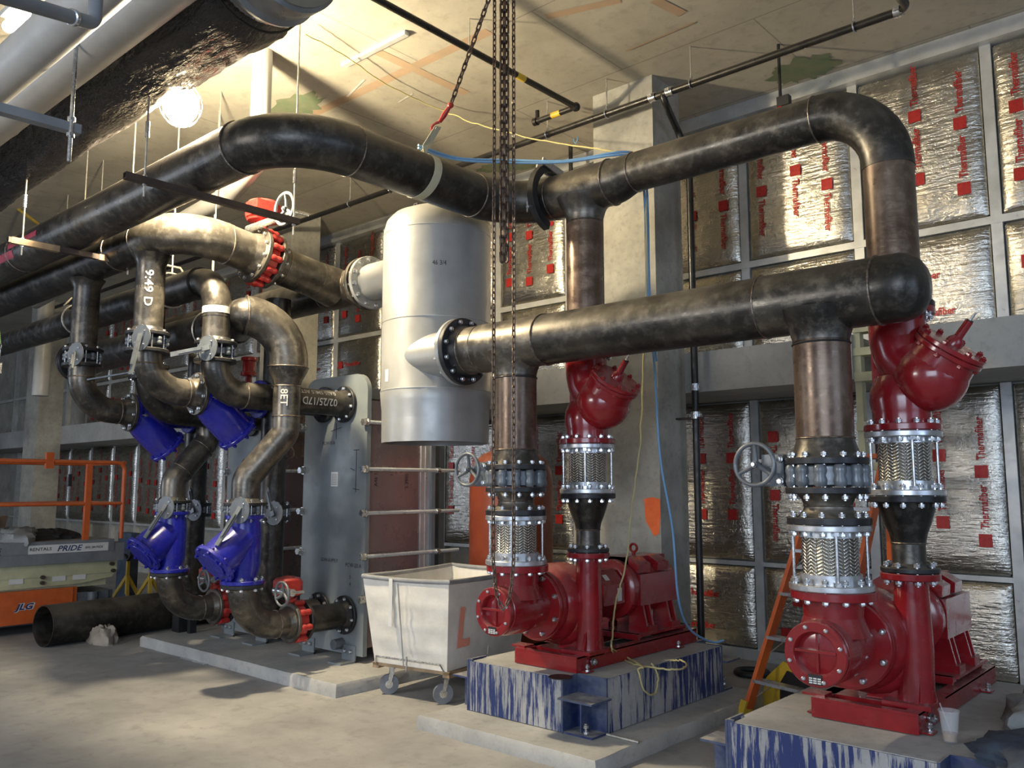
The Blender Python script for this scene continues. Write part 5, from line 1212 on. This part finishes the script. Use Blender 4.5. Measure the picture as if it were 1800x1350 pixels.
# ------------------------------------------------------------------ sprinkler pipes
def hanger(parent, p, r, mat='zinc'):
    p = V(p); m = MB(); m.tube([p+PZ*(r+.02), (p.x, p.y, ZC)], .0055, 8); o = part('hanger_rod', m, 'rod', parent)
    m = MB(); m.tube([p+V((0, cos(a)*(r+.006), sin(a)*(r+.006))) for a in [2*pi*k/20 for k in range(21)]], .006, 6, False); m.tube([p+PZ*r, p+PZ*(r+.035)], .011, 8); part('pipe_ring', m, mat, parent)
SPY = 5.95; ZS = at(1215, 148, Y=SPY).z
t = thing('sprinkler_pipe', 'dusty black sprinkler main hung below the ceiling, passing in front of the column', 'pipe', (-3, SPY, ZS))
xe = at(1597, 20, Y=SPY).x
m = MB(); m.tube(route([(-17, SPY, ZS), (xe, SPY, ZS), (xe, SPY-4.5, ZS+.0)], .09), .030, 16); part('pipe_length', m, 'blackp', t)
for x in (at(1580, 32, Y=SPY).x, at(1148, 180, Y=SPY).x, at(1178, 168, Y=SPY).x):
    m = MB(); m.tube([(x-.03, SPY, ZS), (x+.03, SPY, ZS)], .040, 16); m.box((x-.02, SPY-.06, ZS-.012), (x+.02, SPY+.06, ZS+.012)); part('grooved_coupling', m, 'zinc', t)
for px_ in (1507, 1215, 1066, 962, 690, 620):
    x = at(px_, 150, Y=SPY).x; hanger(t, (x, SPY, ZS), .032)
xd = at(1165, 175, Y=SPY).x; cx_ = at(1217, 500, Y=6.45).x
t = thing('drain_pipe', 'black vertical drain pipe on the right of the concrete column with silver couplings', 'pipe', (cx_, 6.4, 0))
m = MB(); m.tube(route([(xd, SPY, ZS), (xd+.02, SPY, ZS-.08), (cx_-.05, 6.35, ZS-.16), (cx_, 6.45, ZS-.4), (cx_, 6.45, .02)], .08), .030, 16); part('pipe_length', m, 'blackp', t)
for z in (ZS-.42, ZS-.52, 2.44, 2.20):
    m = MB(); m.tube([(cx_, 6.45, z-.03), (cx_, 6.45, z+.03)], .042, 16); m.box((cx_-.06, 6.44, z-.012), (cx_+.06, 6.46, z+.012)); part('grooved_coupling', m, 'zinc', t)
m = MB(); m.box((cx_-.22, 6.42, 2.17), (cx_+.06, 6.48, 2.185)); m.box((cx_-.22, 6.5, 2.17), (cx_-.20, 6.60, 2.30)); part('wall_bracket', m, 'strut', t)
SX = at(1012, 188, Z=4.95)
t = thing('sprinkler_branch', 'black sprinkler branch pipe with yellow tags ending in an elbow, right of the chains', 'pipe', SX)
e2 = at(947, 214, Z=4.95)
m = MB(); m.tube(route([(SX.x, -2, 4.95), SX, (e2.x, SX.y, 4.95)], .05), .026, 14); part('pipe_length', m, 'blackp', t)
m = MB(); m.tube([(e2.x, SX.y, 4.95), (e2.x-.04, SX.y, 4.95)], .038, 12); m.tube([(e2.x, SX.y, 4.95), (e2.x, SX.y, 5.05)], .02, 10); m.sphere((SX.x, SX.y, 4.95), .042, 14); part('elbow_fitting', m, 'blackp', t)
for p, d in (((SX.x, SX.y-.75, 4.95), PY), (((SX.x+e2.x)/2, SX.y, 4.95), PX)):
    m = MB(); m.tube([V(p)-d*.05, V(p)+d*.05], .0275, 14); part('yellow_tag', m, 'yellow', t)
for y_ in (SX.y-1.35, SX.y-3.0):
    p = V((SX.x, y_, 4.95)); m = MB(); m.tube([p+PZ*.03, (p.x, p.y, ZC)], .005, 8); part('hanger_rod', m, 'rod', t)
# ceiling drops
for (x, y0_, y1_, Y_, w_) in ((1370, 130, 185, 6.4, 'short dark red-tipped drop hanging from the green ceiling patch'),):
    a = at(x, y0_, Y=Y_); a.z = ZC; b = V((a.x, a.y, at(x, y1_, Y=Y_).z)); t = thing('ceiling_drop', w_, 'hanger', b)
    m = MB(); m.tube([a, b], .014, 8); part('strap', m, 'dark', t); m = MB(); m.box((b.x-.02, b.y-.03, b.z-.02), (b.x+.08, b.y+.03, b.z+.06)); part('clip', m, 'dark', t); m = MB(); m.box((b.x-.02, b.y-.02, b.z-.09), (b.x+.015, b.y+.02, b.z-.02)); part('red_tip', m, 'red2', t)
a = at(1003, 257, Z=ZC-.01); m = MB(); m.box((a.x-.02, a.y-.01, at(1004, 305, Y=a.y).z), (a.x+.02, a.y+.01, ZC)); solo('hanging_strap', m, 'dark', 'thin black strap hanging from the ceiling behind the clamp', 'strap')
a = at(1012, 245, Y=6.8); m = MB(); m.tube([(a.x, a.y, ZC), (a.x, a.y, a.z+.03)], .004, 6); m.tube([a+V((cos(k*pi/8)*.025, 0, sin(k*pi/8)*.04)) for k in range(17)], .006, 6, False); solo('blue_ring_tag', m, 'blueh', 'small blue loop hanging by a wire left of the column top', 'tag')
q0, q1 = at(602, 116, Z=ZC-.02), at(715, 58, Z=ZC-.02); m = MB(); m.bar(q0, q1, .045, .035); solo('ceiling_channel', m, 'whitem', 'short white channel strip fixed to the ceiling above the sling', 'channel')

# ------------------------------------------------------------------ trapeze hangers
def trapeze(pa, pb, Z, label, group='brown channel trapeze hangers', rods=(.06, .94), sun_spans=None, ext=0):
    a = at(*pa, Z=Z); b = at(*pb, Z=Z); x = (a.x+b.x)/2; a.x = b.x = x
    t = thing('trapeze_hanger', label, 'pipe hanger', (x, (a.y+b.y)/2, Z), group)
    m = MB(); m.box((x-.02, a.y, Z-.02), (x+.02, b.y, Z-.014)); m.box((x-.022, a.y, Z-.02), (x-.018, b.y, Z+.022)); m.box((x+.018, a.y, Z-.02), (x+.022, b.y, Z+.022)); m.box((x-.02, a.y, Z+.018), (x+.02, b.y, Z+.022)); part('channel', m, 'strut', t)
    for u in rods:
        y = a.y+(b.y-a.y)*u; m = MB(); m.tube([(x, y, Z-.10), (x, y, ZC)], .0065, 8); r_ = part('threaded_rod', m, 'rod', t)
        for zq, hq in ((Z+.024, .012), (Z-.034, .012), (Z+.28, .10)):
            m = MB(); m.lathe([(.014, 0), (.014, hq)], (x, y, zq), PZ, 6); part('nut', m, 'zinc', r_)
    for u0, u1 in sun_spans or ():
        m = MB(); m.box((x-.024, a.y+(b.y-a.y)*u0, Z-.023), (x+.024, a.y+(b.y-a.y)*u1, Z+.025)); part('painted_sun_patch', m, 'wood', t)  # tan sleeves painted as patches of sunlight on the channel
    return t
trapeze((212, 312), (532, 388), 3.465, 'brown channel trapeze hanger under the big header, nearest the tank', rods=(.10, .97))
trapeze((12, 422), (248, 466), 3.465, 'brown channel trapeze hanger with painted sunlit patches, at the left edge under the header', rods=(.10, .9), sun_spans=((.02, .36), (.66, .74)))
# loose rods hanging behind
for i, (px_, py0, py1, Y_, w_) in enumerate(((278, 190, 300, 4.2, 'left'), (288, 190, 300, 4.2, 'second'), (326, 210, 250, 4.3, 'third'), (388, 130, 225, 4.5, 'fourth'), (418, 120, 215, 4.5, 'fifth'), (100, 290, 410, 4.2, 'leftmost'), (116, 280, 400, 4.0, 'next leftmost'), (132, 305, 390, 4.4, 'sixth'), (58, 330, 420, 5.2, 'far left'), (372, 440, 500, 4.0, 'short lower'))):
    a = at(px_, py1, Y=Y_); m = MB(); m.tube([a-PZ*(.45 if i != 9 else .0), (a.x, a.y, ZC)], .006, 8); solo('hanger_rod', m, 'rod', 'thin steel hanger rod behind the big header, %s of the row' % w_, 'rod', 'thin hanger rods behind the header')
# clevis rings around the two back lines
for x, y, z, r, w_ in ((-6.95, 3.42, RZ, R8+.03, 'right of two over the middle header'), (-8.9, 3.42, RZ, R8+.03, 'left of two over the middle header')):
    t = thing('clevis_hanger', 'pale clevis hanger with rod, %s' % w_, 'pipe hanger', (x, y, z)); m = MB(); m.tube([(x, y+cos(a)*(r+.01), z+sin(a)*(r+.01)) for a in [2*pi*k/24 for k in range(25)]], .009, 6, False)
    m.tube([(x, y-.14, z+r-.02), (x, y-.07, z+r+.07), (x, y+.07, z+r+.07), (x, y+.14, z+r-.02)], .010, 6); part('clevis_ring', m, 'rod', t); m = MB(); m.tube([(x, y, z+r), (x, y, ZC)], .007, 8); part('threaded_rod', m, 'rod', t)
for x, y, z, r, w_ in ((-6.95, HY, EZ, R12, 'right of two on the low header'), (-9.45, HY, EZ, R12, 'near the blind end of the low header')):
    t = thing('clevis_hanger', 'thin ring hanger with rod, %s' % w_, 'pipe hanger', (x, y, z)); m = MB(); m.tube([(x, y+cos(a)*(r+.012), z+sin(a)*(r+.012)) for a in [2*pi*k/28 for k in range(29)]], .008, 6, False); part('clevis_ring', m, 'rod', t)
    m = MB(); m.tube([(x, y, z+r), (x, y, ZC)], .006, 8); part('threaded_rod', m, 'rod', t)
# green strap with buckle at far left
q = at(32, 520, Y=2.9); m = MB(); z0_ = at(25, 608, Y=2.9).z
t = thing('ratchet_strap', 'green ratchet strap with a silver buckle hanging at the left edge', 'strap', (q.x, 2.9, z0_))
strap(m, [(q.x+.02, 2.70, q.z+.05), (q.x, 2.72, q.z-.1), (q.x-.02, 2.78, z0_)], PX, .05); part('webbing', m, 'green', t)
m = MB(); c = V((q.x-.02, 2.78, z0_-.02)); m.tube([c+V((cos(k*pi/8)*.035, 0, sin(k*pi/8)*.03)) for k in range(17)], .006, 6, False); m.tube([c-PZ*.03, c-PZ*.16], [.012, .008], 8); m.box(c+V((-.025, -.02, -.26)), c+V((.025, .02, -.16))); part('buckle', m, 'zinc', t)

# ------------------------------------------------------------------ ducts and white insulated pipes, upper left
DY = 2.30; dc = at(440, -40, Y=DY); DZ = dc.z; dr_ = .295
t = thing('wrapped_duct', 'large round duct wrapped in crinkled black plastic with a grey collar end', 'duct', (dc.x, DY, DZ))
xe = at(468, 40, Y=DY).x
m = MB(); rr = random.Random(11); n = 48; vs = []; xs = [xe-.07*k for k in range(150)]
for i, x in enumerate(xs):
    for k in range(n):
        a = 2*pi*k/n; bulge = .05*max(0, -sin(a))**2*(1 if i > 3 else i/4)
        r = dr_+rr.uniform(-.006, .006)+.014*sin(7*a+x*2.1)*sin(x*3.3+2*a)+bulge+(.02*sin(3*a+x*.9))
        if i < 3: r = dr_*(.9+.03*i)
        vs.append((x, DY+cos(a)*r, DZ+sin(a)*r))
m.add(vs, [(i*n+k, i*n+(k+1) % n, (i+1)*n+(k+1) % n, (i+1)*n+k) for i in range(len(xs)-1) for k in range(n)]); part('plastic_wrap', m, 'wrap', t, 180)
m = MB(); m.lathe([(dr_*.93, -.25), (dr_*.95, -.03), (dr_*1.08, -.025), (dr_*1.10, 0), (dr_*1.02, .02), (dr_*1.02, .10), (dr_*1.08, .11), (dr_*1.09, .19), (dr_*1.02, .20), (dr_*1.02, .215), (.01, .215)], (xe, DY, DZ), PX, 56); part('duct_collar', m, 'ducttop', t)
for x in (xe-.12, xe-1.1):
    m = MB(); m.tube([(x, DY+cos(a)*(dr_+.02), DZ+sin(a)*(dr_+.02)) for a in [2*pi*k/30 for k in range(31)]], .007, 6, False); part('tie_wire', m, 'dark', t)
for i, (pc, Y_, rp, w_) in enumerate((((130, 106), 1.85, 38, 'nearer the black duct'), ((60, 84), 1.45, 38, 'at the left corner'))):
    c = at(*pc, Y=Y_); D = (c-CP).dot(FW); r = rp*D/1500
    t = thing('insulated_pipe', 'thick white jacketed pipe running along the ceiling, %s' % w_, 'pipe', c, 'thick white jacketed pipes')
    m = MB(); m.tube([(-14, Y_, c.z), (1.5, Y_, c.z)], r, 44); part('white_jacket', m, 'white', t)
    m = MB(); m.lathe([(r+.002, -.05), (r+.004, 0), (r+.002, .05)], (c.x-1.2, Y_, c.z), PX, 44, False); part('jacket_band', m, 'white', t)
# grey strut under the white pipes, left edge
c = at(60, 210, Z=3.55); t = thing('trapeze_hanger', 'grey painted channel hanger under the thick white pipes', 'pipe hanger', c)
b1 = at(140, 230, Z=3.55); b0 = at(-60, 175, Z=3.55); m = MB(); m.bar(b0, b1, .06, .05); part('channel', m, 'greyp', t)
rd = at(125, 222, Z=3.55); m = MB(); m.tube([rd-PZ*.20, (rd.x, rd.y, ZC)], .011, 10); part('threaded_rod', m, 'zinc', t); m = MB(); m.lathe([(.022, 0), (.022, .02)], rd+PZ*.03, PZ, 6); part('nut', m, 'zinc', t); m = MB(); m.lathe([(.022, 0), (.022, .02)], rd-PZ*.06, PZ, 6); part('nut', m, 'zinc', t)
# small brown elbowed pipe at the very top left
p0, p1 = at(-60, -25, Y=.70), at(166, 42, Y=1.15); m = MB(); m.tube(route([p0, p1, (p1.x, p1.y, ZC)], .04), .024, 16)
t = thing('small_pipe', 'dull brown elbowed pipe crossing in front of the white pipes, top left', 'pipe', p1); part('pipe_length', m, 'greyp', t)
m = MB(); d = (p0-p1).normalized(); m.lathe([(.025, -.010), (.029, -.007), (.029, .007), (.025, .010)], p1+d*.10, d, 18); part('collar', m, 'zinc', t)
# lit tube lamp at the top left corner
a = at(14, 48, Y=1.0); b = at(44, 20, Y=1.0); t = thing('tube_light', 'lit white tube light near the top left corner', 'light', a); m = MB(); m.tube([a, b], .022, 12); part('tube', m, 'tube', t); m = MB(); m.bar(a+PZ*.04, b+PZ*.04, .06, .02); part('fixture', m, 'whitem', t)
# insulated white pipe rising behind the bend beside the work lamp
wt = at(462, 90, Z=ZC); WX, WY = wt.x, wt.y
t = thing('insulated_pipe', 'bright white jacketed pipe rising to the ceiling behind the header bend', 'pipe', (WX, WY, 4.2))
m = MB(); m.tube(route([(WX, WY, ZC), (WX, WY, 4.26), (WX-.9, WY+.28, 4.26), (WX-6.5, WY+.6, 4.1)], [.12, .2]), .082, 28); part('white_jacket', m, 'white', t)
cx2 = at(95, 330, Y=5.0)
t = thing('insulated_pipe', 'white jacketed vertical pipe at far left behind the header', 'pipe', (cx2.x, 5.0, 3)); m = MB(); m.tube([(cx2.x, 5.0, ZC), (cx2.x, 5.0, 3.0)], .12, 24); part('white_jacket', m, 'white', t)
a = at(-10, 335, Y=3.8); b = at(75, 400, Y=3.8); m = MB(); m.tube([a, b+(b-a)*.3], .02, 10); solo('yellow_striped_conduit', m, 'yellow', 'thin yellow conduit slanting down at the far left', 'conduit')
# work lamp
t = thing('work_lamp', 'glaring caged work lamp hung under the ceiling beside the black duct', 'lamp', LAMP)
m = MB(); m.sphere(LAMP, .125, 24, (1, 1, 1.15)); part('bulb', m, 'bulb', t)
m = MB(); m.tube([LAMP+PZ*.14, LAMP+PZ*.22], [.05, .035], 14); m.tube([LAMP+PZ*.22, (LAMP.x, LAMP.y, ZC)], .006, 8); part('socket', m, 'yellow', t)
m = MB()
for k in range(6):
    a = pi*k/6
    m.tube([LAMP+V((cos(a)*cos(q)*.150, sin(a)*cos(q)*.150, sin(q)*.165)) for q in [2*pi*j/24 for j in range(25)]], .003, 5, False)
part('wire_guard', m, 'zinc', t)

a = at(1067, 1291, Z=.10); b = at(1123, 1305, Z=.10); m = MB(); m.tube([a, b], .010, 10); solo('steel_rod', m, 'rod', 'short steel rod lying on the pad in front of the middle blue base', 'rod')
a = at(320, 1156, Z=.004); b = at(362, 1168, Z=.004); m = MB(); m.box((a.x, a.y-.02, 0), (b.x, a.y+.01, .006)); solo('metal_strip', m, 'zinc', 'short shiny metal strip on the floor before the exchanger pad', 'strip')
